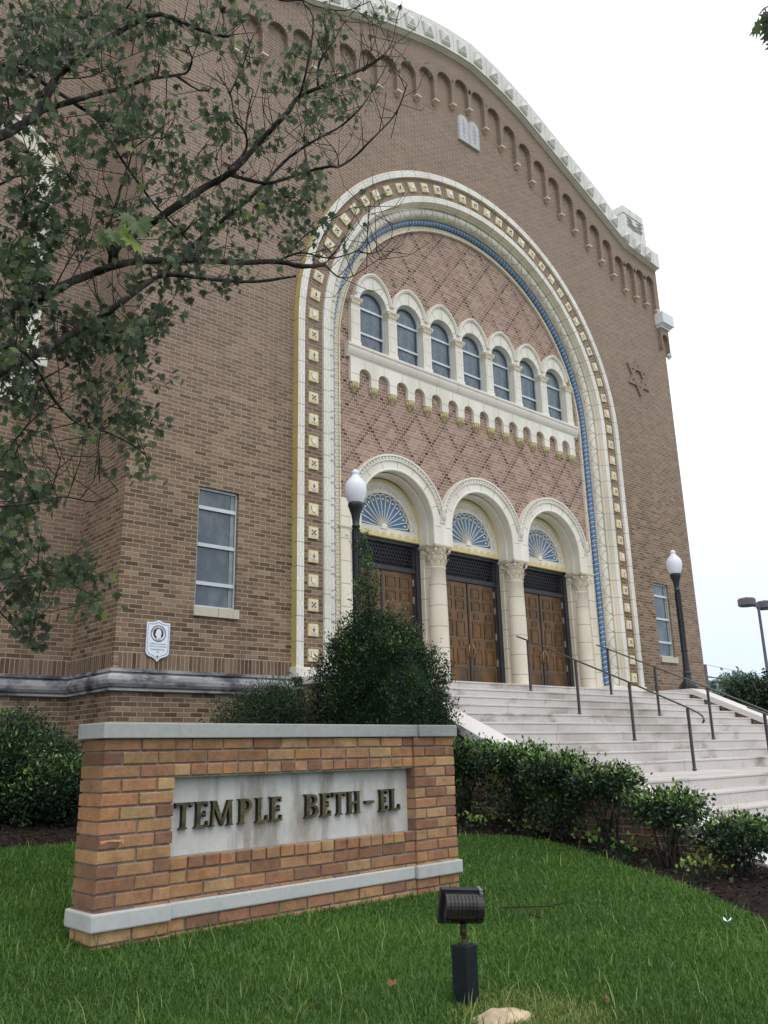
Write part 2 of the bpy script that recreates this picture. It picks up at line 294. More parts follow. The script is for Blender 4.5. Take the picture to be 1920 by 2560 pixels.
# ------------------------------------------------------------------ mesh helpers
class MB:
    def __init__(s): s.v = []; s.f = []; s.uv = []; s.mi = []; s.sm = []
    def add(s, vs, fs, uvs=None, mi=0, smooth=False):
        o = len(s.v); s.v += [tuple(p) for p in vs]
        for k, fc in enumerate(fs):
            s.f.append(tuple(o+i for i in fc)); s.uv.append(uvs[k] if uvs else None); s.mi.append(mi); s.sm.append(smooth)
        return s
    def box(s, x0, x1, y0, y1, z0, z1, mi=0):
        v = [(x0, y0, z0), (x1, y0, z0), (x1, y1, z0), (x0, y1, z0), (x0, y0, z1), (x1, y0, z1), (x1, y1, z1), (x0, y1, z1)]
        return s.add(v, [(0, 3, 2, 1), (4, 5, 6, 7), (0, 1, 5, 4), (1, 2, 6, 5), (2, 3, 7, 6), (3, 0, 4, 7)], mi=mi)
    def xform(s, m, start=0):
        for i in range(start, len(s.v)): s.v[i] = tuple(m @ Vector(s.v[i]))
        return s
    def poly_xz(s, rings, y, mi=0):
        """flat face(s) at depth y facing -Y; rings = outer + holes in (x,z)"""
        tri = tessellate_polygon([[Vector((p[0], p[1], 0)) for p in r] for r in rings])
        pts = [p for r in rings for p in r]; vs = [(p[0], y, p[1]) for p in pts]; fs = []
        for t in tri:
            a, b, c = (pts[i] for i in t)
            fs.append(t if ((b[0]-a[0])*(c[1]-a[1])-(b[1]-a[1])*(c[0]-a[0])) > 0 else (t[0], t[2], t[1]))
        return s.add(vs, fs, mi=mi)
    def prism_xz(s, pts, y0, y1, mi=0, holes=(), back=False, side_mi=None):
        """extrude an (x,z) outline from y0 (front) to y1 (back)"""
        s.poly_xz([pts]+list(holes), y0, mi)
        for ring in [pts]+list(holes):
            n = len(ring)
            for i in range(n):
                a = ring[i]; b = ring[(i+1) % n]
                s.add([(a[0], y0, a[1]), (b[0], y0, b[1]), (b[0], y1, b[1]), (a[0], y1, a[1])], [(0, 1, 2, 3)], mi=mi if side_mi is None else side_mi)
        if back: s.poly_xz([pts], y1, mi)
        return s
    def lathe(s, prof, c=(0, 0, 0), n=20, mi=0, smooth=True, sq=False):
        """prof: list of (r, z) bottom to top"""
        vs = []; fs = []
        for (r, z) in prof:
            for k in range(n):
                a = 2*PI*(k+.5)/n; vs.append((c[0]+r*math.cos(a), c[1]+r*math.sin(a), c[2]+z))
        for i in range(len(prof)-1):
            for k in range(n):
                k2 = (k+1) % n; fs.append((i*n+k, i*n+k2, (i+1)*n+k2, (i+1)*n+k))
        s.add(vs, fs, mi=mi, smooth=smooth)
        s.add(vs[-n:], [tuple(range(n))], mi=mi); s.add(vs[:n], [tuple(reversed(range(n)))], mi=mi)
        return s
    def tube(s, path, rad, n=8, mi=0, cap=True, smooth=True):
        path = [Vector(p) for p in path]; m_ = len(path)
        if not hasattr(rad, '__len__'): rad = [rad]*m_
        t = (path[1]-path[0]).normalized(); up = Vector((0, 0, 1)) if abs(t.z) < .9 else Vector((1, 0, 0))
        nrm = t.cross(up).normalized(); vs = []
        for i, p in enumerate(path):
            t = (path[min(i+1, m_-1)]-path[max(i-1, 0)]).normalized()
            nrm = (nrm-t*nrm.dot(t)); nrm = nrm.normalized() if nrm.length > 1e-6 else t.orthogonal().normalized()
            bn = t.cross(nrm)
            for k in range(n):
                a = 2*PI*k/n; vs.append(p+(nrm*math.cos(a)+bn*math.sin(a))*rad[i])
        fs = [(i*n+k, i*n+(k+1) % n, (i+1)*n+(k+1) % n, (i+1)*n+k) for i in range(m_-1) for k in range(n)]
        s.add(vs, fs, mi=mi, smooth=smooth)
        if cap: s.add(vs[:n], [tuple(reversed(range(n)))], mi=mi); s.add(vs[-n:], [tuple(range(n))], mi=mi)
        return s
    def build(s, name, mats, parent=None, org=None, bevel=0.0, label=None, kind=None):
        me = bpy.data.meshes.new(name)
        if org is None: org = parent_org(parent)
        o3 = Vector(org)
        me.from_pydata([tuple(Vector(p)-o3) for p in s.v], [], s.f)
        if not isinstance(mats, (list, tuple)): mats = [mats]
        for m_ in mats: me.materials.append(M[m_] if isinstance(m_, str) else m_)
        uvl = me.uv_layers.new(name='UVMap'); data = []
        me.polygons.foreach_set('material_index', s.mi); me.polygons.foreach_set('use_smooth', s.sm)
        for k, fc in enumerate(s.f):
            q = s.uv[k]
            if q is None:
                a, b, c = (Vector(s.v[fc[i]]) for i in (0, 1, 2)); n_ = (b-a).cross(c-a)
                if len(fc) > 3: n_ = n_ + (Vector(s.v[fc[3]])-a).cross(Vector(s.v[fc[0]])-Vector(s.v[fc[2]])) * 0
                ax, ay, az = abs(n_.x), abs(n_.y), abs(n_.z)
                if ay >= ax and ay >= az: q = [(s.v[i][0], s.v[i][2]) for i in fc]
                elif ax >= az: q = [(s.v[i][1]+.05, s.v[i][2]) for i in fc]
                else: q = [(s.v[i][0], s.v[i][1]) for i in fc]
            for t in q: data += [t[0], t[1]]
        uvl.data.foreach_set('uv', data); me.update()
        ob = bpy.data.objects.new(name, me); COL.objects.link(ob)
        if parent is not None: ob.parent = parent
        else: ob.location = o3
        if bevel:
            b = ob.modifiers.new('bevel', 'BEVEL'); b.width = bevel; b.segments = 2; b.limit_method = 'ANGLE'; b.angle_limit = R(40)
        if label: ob['label'] = label
        if kind: ob['kind'] = kind
        return ob
ORG = {}
def parent_org(p):
    while p is not None:
        if p.name in ORG: return ORG[p.name]
        p = p.parent
    return (0, 0, 0)
def thing(name, label, cat, loc, group=None, rz=0.0, local=False):
    o = bpy.data.objects.new(name, None); COL.objects.link(o); o.location = loc; o.rotation_euler[2] = rz; o.empty_display_size = .2
    o['label'] = label; o['category'] = cat
    if group: o['group'] = group
    ORG[o.name] = (0, 0, 0) if local else tuple(loc)
    return o
def tag(o, label, cat, group=None):
    o['label'] = label; o['category'] = cat
    if group: o['group'] = group
    return o
def dup_tree(root, loc, label, rz=None):
    r = root.copy(); COL.objects.link(r); r.location = loc; r['label'] = label
    if rz is not None: r.rotation_euler[2] = rz
    ORG[r.name] = loc
    for ch in list(root.children):
        c = ch.copy(); COL.objects.link(c); c.parent = r
        for g in list(ch.children):
            d = g.copy(); COL.objects.link(d); d.parent = c
    return r
def dup_part(o, parent, loc=None, rot=None):
    c = o.copy(); COL.objects.link(c); c.parent = parent
    if loc is not None: c.location = loc
    if rot is not None: c.rotation_euler = rot
    for g in list(o.children):
        d = g.copy(); COL.objects.link(d); d.parent = c
    return c
def text_mb(mb, s, size, loc, y, mi=0, align='CENTER', shear=0.0, arc=None, depth=.0015):
    cu = bpy.data.curves.new('t', 'FONT'); cu.body = s; cu.size = size; cu.align_x = align; cu.shear = shear; cu.resolution_u = 2
    ob = bpy.data.objects.new('t', cu); COL.objects.link(ob); bpy.context.view_layer.update()
    dg = bpy.context.evaluated_depsgraph_get(); me = bpy.data.meshes.new_from_object(ob.evaluated_get(dg))
    vs = []
    for v_ in me.vertices:
        x, z = v_.co.x, v_.co.y
        if arc:   # (radius, centre angle, direction)
            rr, a0, sgn = arc; a = a0 - sgn*x/rr; rad = rr+z*sgn
            vs.append((loc[0]+rad*math.cos(a), y, loc[1]+rad*math.sin(a)))
        else: vs.append((loc[0]+x, y, loc[1]+z))
    mb.add(vs, [tuple(p.vertices) for p in me.polygons], mi=mi)
    bpy.data.objects.remove(ob); bpy.data.curves.remove(cu); bpy.data.meshes.remove(me)
# ------------------------------------------------------------------ the temple
XC, ZC, YW = 12.88, 7.48, 11.24
Z0 = ZC-6.15
YB = 11.13                       # face of the projecting corbel table
T = thing('temple', 'large brown brick temple with a giant white terracotta arch over three bronze doors', 'temple', (12.9, 11.24, 1.09))
RREF = 35*.41/PI
def stations(z0, xc, zc, nz=15, na=105, rref=RREF):
    st = []
    for i in range(nz): z = z0+(zc-z0)*i/nz; st.append((-1, 0, z, z-z0))
    for i in range(na+1):
        a = PI*(1-i/na); st.append((math.cos(a), math.sin(a), zc, (zc-z0)+rref*(PI-a)))
    for i in range(1, nz+1): z = zc-(zc-z0)*i/nz; st.append((1, 0, z, (zc-z0)+rref*PI+(zc-z)))
    return st
def sweep(mb, prof, us=None, z0=Z0, xc=XC, zc=ZC, mi=0, smooth=False, nz=15, na=105, rref=RREF):
    st = stations(z0, xc, zc, nz, na, rref); n = len(prof)
    if us is None:
        us = [0.0]
        for i in range(1, n): us.append(us[-1]+math.hypot(prof[i][0]-prof[i-1][0], prof[i][1]-prof[i-1][1]))
    vs = [(xc+c*r, y, z+s_*r) for (c, s_, z, s) in st for (r, y) in prof]; fs = []; uvs = []
    for j in range(len(st)-1):
        for i in range(n-1):
            fs.append((j*n+i, j*n+i+1, (j+1)*n+i+1, (j+1)*n+i))
            uvs.append([(us[i], st[j][3]), (us[i+1], st[j][3]), (us[i+1], st[j+1][3]), (us[i], st[j+1][3])])
    return mb.add(vs, fs, uvs, mi, smooth)
def circ(rc, yc, rad, a0, a1, n):
    return [(rc+rad*math.cos(a0+(a1-a0)*i/n), yc-rad*math.sin(a0+(a1-a0)*i/n)) for i in range(n+1)]
def arch_ring(xc, zc, r, z0, n=40, a0=PI, a1=0.0):
    return [(xc-r, z0)]+[(xc+r*math.cos(a0+(a1-a0)*i/n), zc+r*math.sin(a0+(a1-a0)*i/n)) for i in range(n+1)]+[(xc+r, z0)]
# giant arch, from the outside in
mb = MB(); sweep(mb, [(4.97, YW), (4.97, 11.095)]); mb.build('arch_outer_side', 'yellow_joint', T, label='yellow side face of the outer arch band')
mb = MB(); sweep(mb, [(4.97, 11.095), (4.83, 11.095)], [0, 1]); sweep(mb, [(4.83, 11.095), (4.83, 11.155)], [.02, .02]); mb.build('arch_outer_band', 'white_knot', T)
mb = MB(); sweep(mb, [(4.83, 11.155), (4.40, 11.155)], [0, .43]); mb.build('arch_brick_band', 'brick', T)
mb = MB(); sweep(mb, [(4.40, 11.10), (4.27, 11.10)], [0, 1]); sweep(mb, [(4.40, 11.155), (4.40, 11.10)], [.02, .02]); mb.build('arch_inner_band', 'white_knot', T)
mb = MB(); sweep(mb, [(4.27, 11.10), (4.262, 11.105), (4.25, 11.15), (4.238, 11.155), (4.225, 11.21), (4.205, 11.24), (4.205, 11.27), (4.215, 11.275), (4.215, 11.31)]); mb.build('arch_reveal', 'white_joint', T)
mb = MB(); pr = circ(4.12, 11.335, .095, -.1, PI*1.02, 9); sweep(mb, pr, [i/9 for i in range(10)], smooth=True); mb.build('leaf_roll', 'white_leaf', T)
mb = MB(); sweep(mb, [(4.03, 11.345), (4.035, 11.40), (4.03, 11.50), (3.90, 11.52), (3.89, 11.475)]); mb.build('rope_recess', 'white', T)
mb = MB(); pr = circ(3.968, 11.452, .062, 0, 2*PI, 12); sweep(mb, pr, [i/12 for i in range(13)], smooth=True, na=140); mb.build('rope_moulding', 'rope', T)
mb = MB()
def arch_pt(r, s, y):
    L1 = ZC-Z0; La = PI*RREF
    if s < L1: return (XC-r, y, Z0+s)
    if s < L1+La: a = PI-(s-L1)/RREF; return (XC+r*math.cos(a), y, ZC+r*math.sin(a))
    return (XC+r, y, ZC-(s-L1-La))
STOT = 2*(ZC-Z0)+PI*RREF
for i in range(int(STOT/.058)):
    p = arch_pt(4.022, i*.058, 11.385); o = len(mb.v)
    mb.lathe([(.004, -.02), (.019, -.012), (.022, 0), (.019, .012), (.004, .02)], c=p, n=6)
mb.build('beading', 'cream', T)
mb = MB(); sweep(mb, [(3.89, 11.475), (3.79, 11.458)], [0, 1]); mb.build('tongue_band', 'white_tongue', T)
mb = MB(); sweep(mb, [(3.79, 11.452), (3.79, 11.436), (3.768, 11.436), (3.768, 11.51)]); mb.build('panel_edging', 'white_joint', T)
# arch feet: plinth blocks
mb = MB()
for sx in (-1, 1):
    for r0, r1, y0, y1 in ((4.375, 5.0, 11.06, 11.26), (3.75, 4.40, 11.12, 11.55)):
        a, b = sorted((XC+sx*r0, XC+sx*r1)); mb.box(a, b, y0, y1, 1.17, Z0+.004)
    mb.build('arch_plinth', 'white', T, bevel=.01); mb = MB()
# square tiles
def tile_mesh(kind):
    mb = MB(); mb.box(-.1, .1, 0, .035, -.1, .1, 0); mb.prism_xz([(-.072, -.072), (.072, -.072), (.072, .072), (-.072, .072)], -.006, .0, 1)
    if kind == 0:
        sh = [(-.044, .052), (0, .046), (.044, .052), (.048, .0), (.032, -.036), (0, -.058), (-.032, -.036), (-.048, 0)]
        mb.prism_xz([(x*1.16, z*1.14) for x, z in sh], -.0075, -.006, 3); mb.prism_xz(sh, -.016, -.0075, 2)
    elif kind == 1:
        for k in range(8):
            a = 2*PI*k/8; rr = .045
            mb.prism_xz([(rr*math.cos(a)+.016*math.cos(t), rr*math.sin(a)+.016*math.sin(t)) for t in [2*PI*j/6 for j in range(6)]], -.012, -.006, 3 if k % 2 else 2)
        mb.prism_xz([(.018*math.cos(t), .018*math.sin(t)) for t in [2*PI*j/8 for j in range(8)]], -.02, -.006, 3)
    else:
        for sx in (-1, 1):
            for (x, z, r) in ((.028, .03, .02), (.04, -.02, .022), (.018, -.05, .014), (.012, .0, .01)):
                mb.prism_xz([(sx*x+r*math.cos(t), z+r*math.sin(t)) for t in [2*PI*j/7 for j in range(7)]], -.016, -.006, 2 if r > .012 else 3)
        mb.prism_xz([(-.008, -.055), (.008, -.055), (.008, .055), (-.008, .055)], -.012, -.006, 3)
    return mb
M['tile_edge'] = plain('pale_yellow_tile_edge', srgb(222, 208, 158), .5, .4, var=.08)
protos = []
for k in range(3):
    o = tile_mesh(k).build('tile', ['tile_edge', 'cream', 'leadwhite', 'groove'], T, org=(0, 0, 0))
    protos.append(o)
protos[0]['label'] = 'yellow edged tile with a white shield'; protos[1]['label'] = 'yellow edged tile with a white rosette'; protos[2]['label'] = 'yellow edged tile with white leaves'
TO = Vector((12.9, 11.24, 1.09))
nt_ = 65; used = [False]*3
for i in range(nt_):
    s = .205+i*.41
    if s > STOT: break
    x, y, z = arch_pt(4.615, s, 11.12); L1 = ZC-Z0
    ang = 0.0
    if L1 < s < L1+PI*RREF: ang = PI-(s-L1)/RREF-PI if False else (PI-(s-L1)/RREF)
    rot = 0.0 if s <= L1 else (PI if s >= L1+PI*RREF else None)
    k = (i*2) % 3
    o = protos[k] if not used[k] else dup_part(protos[k], T)
    used[k] = True; o.location = Vector((x, y, z))-TO
    if rot is None: o.rotation_euler = (0, -(ang-PI), 0) if ang > PI/2 else (0, -ang, 0)
# main wall with openings
# gable line under the parapet (x, z) on the projecting band's face
GAB = [(4.95, 14.2), (6.50, 14.2), (7.9, 14.62), (9.49, 15.27), (10.2, 15.50), (10.87, 15.70), (11.45, 15.86), (12.0, 15.97), (12.5, 16.03), (12.96, 16.06), (13.5, 15.98), (14.15, 15.83), (14.84, 15.61), (15.8, 15.19), (16.9, 14.70), (18.0, 14.21), (19.2, 13.66), (20.76, 13.53)]
def gz_(x):
    for a, b in zip(GAB, GAB[1:]):
        if x <= b[0]: return a[1]+(b[1]-a[1])*(x-a[0])/(b[0]-a[0])
    return GAB[-1][1]
LW = (6.15, 6.87, 2.155, 4.037); RW = (18.915, 19.625, 2.118, 3.955)
rect = lambda x0, x1, z0, z1: [(x0, z0), (x1, z0), (x1, z1), (x0, z1)]
mb = MB()
outer = [(4.95, -1.4), (20.97, -1.4), (20.97, 11.9), (20.65, 11.9), (20.65, 13.5)]+[(x, z-.02) for x, z in reversed(GAB[:-1])]
mb.poly_xz([outer, arch_ring(XC, ZC, 4.92, 1.0, 64), rect(*LW), rect(*RW)], YW)
for a, b, c in ((20.97, -1.4, 11.9), (20.65, 11.9, 13.5)): mb.add([(a, YW, b), (a, YW+9, b), (a, YW+9, c), (a, YW, c)], [(0, 1, 2, 3)])
mb.add([(4.95, 12.75, -1.4), (4.95, YW, -1.4), (4.95, YW, 13.6), (4.95, 12.75, 13.6)], [(0, 1, 2, 3)])
mb.poly_xz([rect(-9, 4.95, -1.4, 14.3)], 12.75); mb.add([(4.95, 12.75, 13.5), (4.95, YW, 13.5), (4.95, YW, 14.0), (4.95, 12.75, 14.0)], [(0, 1, 2, 3)])
for (x0, x1, z0, z1) in (LW, RW):      # window reveals
    mb.add([(x0, YW, z0), (x1, YW, z0), (x1, YW, z1), (x0, YW, z1), (x0, YW+.12, z0), (x1, YW+.12, z0), (x1, YW+.12, z1), (x0, YW+.12, z1)], [(0, 1, 5, 4), (1, 2, 6, 5), (2, 3, 7, 6), (3, 0, 4, 7)])
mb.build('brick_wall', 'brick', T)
mb = MB(); mb.add([(-9, 12.75, 14.3), (4.9, 12.75, 14.3), (4.9, 20, 14.3), (-9, 20, 14.3)], [(0, 1, 2, 3)]); mb.build('flat_roof', 'asphalt', T)
# soldier course
mb = MB()
def soldier(x0, x1, y):
    n = int((x1-x0)/.0677)
    mb = MB(); mb.add([(x0, y, 1.19), (x1, y, 1.19), (x1, y, 1.417), (x0, y, 1.417)], [(0, 1, 2, 3)], [[(.0, x0), (.0, x1), (.225, x1), (.225, x0)]]); mb.build('soldier_course', 'brick_soldier', T)
soldier(5.02, 7.905, YW-.004); soldier(17.855, 20.97, YW-.004); soldier(-9, 4.94, 12.746); mb = MB()
mb.add([(4.946, 12.70, 1.19), (4.946, 11.30, 1.19), (4.946, 11.30, 1.417), (4.946, 12.70, 1.417)], [(0, 1, 2, 3)], [[(0, 12.70), (0, 11.30), (.225, 11.30), (.225, 12.70)]])
mb.build('soldier_course', 'brick_soldier', T)
# water table of moulded limestone
prof = [(.0, 1.19), (.055, 1.187), (.058, 1.145), (.03, 1.14), (.028, 1.12), (.07, 1.11), (.10, 1.08), (.112, 1.03), (.105, .98), (.08, .94), (.045, .925), (.045, .918), (.062, .915), (.062, .887), (.0, .885)]
def moulding(path, prof, name, mat):
    mb = MB(); n = len(prof); vs = []
    for (x, y, dx, dy) in path: vs += [(x+dx*d, y+dy*d, z) for d, z in prof]
    fs = [(j*n+i, (j+1)*n+i, (j+1)*n+i+1, j*n+i+1) for j in range(len(path)-1) for i in range(n-1)]
    mb.add(vs, fs); return mb.build(name, mat, T)
moulding([(-9, 12.75, 0, -1), (0.2, 12.75, 0, -1), (4.95, 12.75, -1, -1), (4.95, YW, -1, -1), (6.6, YW, 0, -1), (7.90, YW, 0, -1)], prof, 'water_table', 'base_stone')
moulding([(17.86, YW, 0, -1), (20.97, YW, 1, -1), (20.97, 16, 1, 0)], prof, 'water_table', 'base_stone')
# narrow side windows
def side_window(x0, x1, z0, z1, lab):
    mb = MB(); y = YW+.05; t = .032
    mb.box(x0+.01, x0+t, y, y+.05, z0, z1); mb.box(x1-t, x1-.01, y, y+.05, z0, z1); mb.box(x0+t, x1-t, y, y+.05, z1-t, z1); mb.box(x0+t, x1-t, y, y+.05, z0, z0+t)
    for f in (.83, .515, .198): zz = z0+(z1-z0)*f; mb.box(x0+t, x1-t, y-.006, y+.05, zz-.028, zz+.028)
    fr = mb.build('window', 'alu', T, label=lab)
    g = MB(); g.box(x0+t, x1-t, y+.035, y+.045, z0, z1); g.build('pane', 'glass', fr)
    g = MB(); g.box(x1-t-.075, x1-t-.012, y+.024, y+.034, z0+.03, z1-.03); g.build('inner_frame', 'glass_frame', fr)
    s = MB(); xm = (x0+x1)/2+.02; s.box(x0-.02, xm-.003, YW-.05, YW+.1, z0-.145, z0-.002); s.box(xm+.003, x1+.03, YW-.05, YW+.1, z0-.145, z0-.002); s.build('sill', 'sill', fr, bevel=.006)
M['glass_frame'] = plain('pale_inner_frame', srgb(140, 152, 152), .5, .4)
side_window(*LW, 'narrow aluminium window left of the giant arch'); side_window(*RW, 'narrow aluminium window right of the giant arch')
# diapered panel
mb = MB(); RP = 3.80
def sub(pts): return pts
bot = []
top_arc = [(XC+RP*math.cos(PI*i/64), ZC+RP*math.sin(PI*i/64)) for i in range(65)]
panel = [(XC+RP, 4.35)]+top_arc+[(XC-RP, 4.35)]
for k in (-1, 0, 1):
    cx = XC+2.38*k
    panel += [(cx-1.1*math.cos(PI*i/16), 4.28+.07*0+1.1*math.sin(PI*i/16)) for i in range(17)]
wa = .97
holes = [[(XC+wa*k-.36, 7.56)]+[(XC+wa*k+.36*math.cos(PI*i/14), 8.585+.36*math.sin(PI*i/14)) for i in range(15)][::-1][::-1][::1] + [] for k in range(-3, 4)]
holes = [[(XC+wa*k-.372, 7.56), (XC+wa*k+.372, 7.56), (XC+wa*k+.372, 8.58)]+[(XC+wa*k+.36*math.cos(PI*i/14), 8.585+.36*math.sin(PI*i/14)) for i in range(15)]+[(XC+wa*k-.372, 8.58)] for k in range(-3, 4)]
mb.poly_xz([panel]+holes, 11.5); mb.build('diapered_panel', 'brick_panel', T)
# clerestory windows
def arc(r, zc, n=14, a0=0, a1=PI): return [(r*math.cos(a0+(a1-a0)*i/n), zc+r*math.sin(a0+(a1-a0)*i/n)) for i in range(n+1)]
zb, zs = 7.66-7.6, 8.585-7.6   # local z, origin at z = 7.6
first = None
for k in range(-3, 4):
    loc = Vector((XC+wa*k, 11.5, 7.6))
    if first is None:
        mb = MB(); oo = [(-.36, zb-.06), (.36, zb-.06)]+arc(.36, zs); ii = [(-.325, zb), (.325, zb)]+arc(.325, zs)
        mb.prism_xz(oo, .03, .09, holes=[ii])
        for zz, h in ((8.50-7.6, .022), (7.96-7.6, .022)): mb.box(-.325, .325, .025, .07, zz-h, zz+h)
        fr = mb.build('window', 'alu', T, org=(0, 0, 0)); first = fr
        g = MB(); g.prism_xz(ii, .055, .06); g.build('pane', 'glass_high', fr, org=(0, 0, 0))
        g = MB(); g.prism_xz([(-.3, zb+.02), (.3, zb+.02)]+arc(.3, zs), .048, .055, holes=[[(-.27, zb+.05), (.27, zb+.05)]+arc(.272, zs)]); g.build('storm_frame', 'dark_frame', fr, org=(0, 0, 0))
        # stone archivolt
        a = MB(); ell = lambda rx, rz, z0, n=24: [(rx*math.cos(PI*i/n)*(1-.05*math.sin(2*PI*min(i, n-i)/n)), z0+rz*(.80*math.sin(PI*i/n)+.20*(1-abs(2*i/n-1)))) for i in range(n+1)]
        zo = 8.72-7.6
        outl = [(.485, zs)]+ell(.485, .58, zo)+[(-.485, zs)]+[(-x, z) for x, z in arc(.36, zs)]
        a.prism_xz(outl, -.075, .03)
        e1 = ell(.485, .58, zo); e2 = ell(.43, .515, zo)
        a.prism_xz(e1+e2[::-1], -.105, -.075)
        e3 = ell(.455, .545, zo); a.prism_xz(e1+e3[::-1], -.12, -.105)
        for t in (25, 58, 90, 122, 155):
            t = R(t); d = (math.cos(t), math.sin(t)); p0 = (.365*d[0], zs+.365*d[1]); rr = .70 if 40 < math.degrees(t) < 140 else .50
            nx, nz = -d[1]*.003, d[0]*.003; p1 = (min(.43, max(-.43, rr*d[0])), zs+rr*d[1]-.02)
            a.add([(p0[0]-nx, -.077, p0[1]-nz), (p0[0]+nx, -.077, p0[1]+nz), (p1[0]+nx, -.077, p1[1]+nz), (p1[0]-nx, -.077, p1[1]-nz)], [(0, 1, 2, 3)], mi=1)
        a.build('archivolt', ['white', 'groove'], fr, org=(0, 0, 0))
        fr.location = loc-TO
    else: dup_part(first, T, loc-TO)
# pilasters between them
pp = MB(); hw = .115
pp.box(-hw, hw, -.10, .1, .0, .80); pp.box(-hw-.012, hw+.012, -.112, .1, -.04, .06)
pp.prism_xz(rect(-.075, .075, .12, .74), -.106, -.10, holes=[rect(-.055, .055, .14, .72)])
pp.add([(-hw-.001, -.101, .43), (hw+.001, -.101, .43), (hw+.001, -.101, .436), (-hw-.001, -.101, .436)], [(0, 1, 2, 3)], mi=1)
pil = pp.build('pilaster', ['white', 'groove'], T, org=(0, 0, 0))
c = MB(); n0 = [(.11, .80), (.115, .83), (.105, .85), (.12, .90), (.15, .955), (.155, .985)]
for (a, z0), (b, z1) in zip(n0, n0[1:]): c.add([(-a, -a+.01, z0), (a, -a+.01, z0), (a, .1, z0), (-a, .1, z0), (-b, -b+.01, z1), (b, -b+.01, z1), (b, .1, z1), (-b, .1, z1)], [(0, 1, 5, 4), (1, 2, 6, 5), (3, 0, 4, 7)])
for x in (-.08, 0, .08):
    c.lathe([(.004, .84), (.03, .87), (.034, .90), (.012, .93)], c=(x, -.10, 0), n=8)
for sx in (-1, 1): c.lathe([(.004, .90), (.026, .92), (.03, .945), (.01, .97)], c=(sx*.125, -.12, 0), n=8)
c.box(-.155, .155, -.15, .1, .965, .985)
c.build('capital', 'cream', pil, org=(0, 0, 0))
for k in range(8):
    loc = Vector((XC+wa*(k-3.5), 11.5, 7.6))-TO
    if k == 0: pil.location = loc
    else: dup_part(pil, T, loc)
# ledge and blind arcade
mb = MB(); lp = [(11.5, 7.60), (11.37, 7.585), (11.355, 7.555), (11.36, 7.52), (11.375, 7.515), (11.37, 7.47), (11.38, 7.42), (11.40, 7.37), (11.425, 7.335), (11.43, 7.31), (11.5, 7.31)]
xs = [9.27, 16.52]; ns = 12
for i in range(ns):
    a = xs[0]+(xs[1]-xs[0])*i/ns+.0025; b = xs[0]+(xs[1]-xs[0])*(i+1)/ns-.0025
    vs = [(a, y, z) for y, z in lp]+[(b, y, z) for y, z in lp]; n = len(lp)
    mb.add(vs, [(j, j+n, j+n+1, j+1) for j in range(n-1)]+[tuple(range(n)), tuple(range(2*n-1, n-1, -1))])
mb.build('window_ledge', 'sill2', T) if False else None
M['corbel_tan'] = plain('corbel_tan', srgb(186, 166, 140), .8, .2, var=.2, scale=20)
M['ledge'] = stone('ledge_terracotta', srgb(218, 212, 202), srgb(172, 165, 152), k=.4)
M['wing_stone'] = stone('wing_parapet_stone', srgb(222, 226, 230), srgb(186, 190, 192), k=.3)
mb.build('window_ledge', 'ledge', T)
mb = MB(); pts = [(XC+3.515, 7.31), (XC-3.515, 7.31)]
for k in range(15):
    xc = XC+(k-7)*.485; h = .095 if 0 < k < 14 else .12
    lx = xc-(.12 if k == 0 else .095); rx = xc+(.12 if k == 14 else .095)
    pts += [(lx, 6.80), (rx, 6.80)]
    if k < 14: pts += [(xc+.2425-.1475*math.cos(PI*i/10), 6.99+.1475*math.sin(PI*i/10)) for i in range(11)]
mb.prism_xz(pts[::-1], 11.425, 11.5)
for k in range(14):
    xc = XC+(k-6.5)*.485
    mb.add([(xc-.003, 11.4235, 7.14), (xc+.003, 11.4235, 7.14), (xc+.003, 11.4235, 7.31), (xc-.003, 11.4235, 7.31)], [(0, 1, 2, 3)], mi=1)
for k in range(15):
    xc = XC+(k-7)*.485; mb.add([(xc-.095, 11.4235, 6.977), (xc+.095, 11.4235, 6.977), (xc+.095, 11.4235, 6.983), (xc-.095, 11.4235, 6.983)], [(0, 1, 2, 3)], mi=1)
mb.build('blind_arcade', ['white', 'groove'], T)
def bell(mb, s=1.0, ylim=None):
    for rr, zz in ((.09, 0), ):
        mb.lathe([(.012*s, -.20*s), (.035*s, -.185*s), (.03*s, -.165*s), (.075*s, -.12*s), (.098*s, -.06*s), (.09*s, -.02*s), (.10*s, 0)], n=12)
    for k in range(6):
        a = PI+PI*(k+.5)/6
        mb.lathe([(.004*s, -.13*s), (.02*s, -.09*s), (.022*s, -.03*s), (.008*s, -.005*s)], c=(.085*s*math.cos(a), .085*s*math.sin(a), 0), n=6)
bm = MB(); bell(bm, 1.0); cb = bm.build('corbel', 'ochre', T, org=(0, 0, 0), label='yellow ochre corbel under the blind arcade')
for k in range(15):
    loc = Vector((XC+(k-7)*.485, 11.495, 6.80))-TO
    if k == 0: cb.location = loc
    else: dup_part(cb, T, loc)
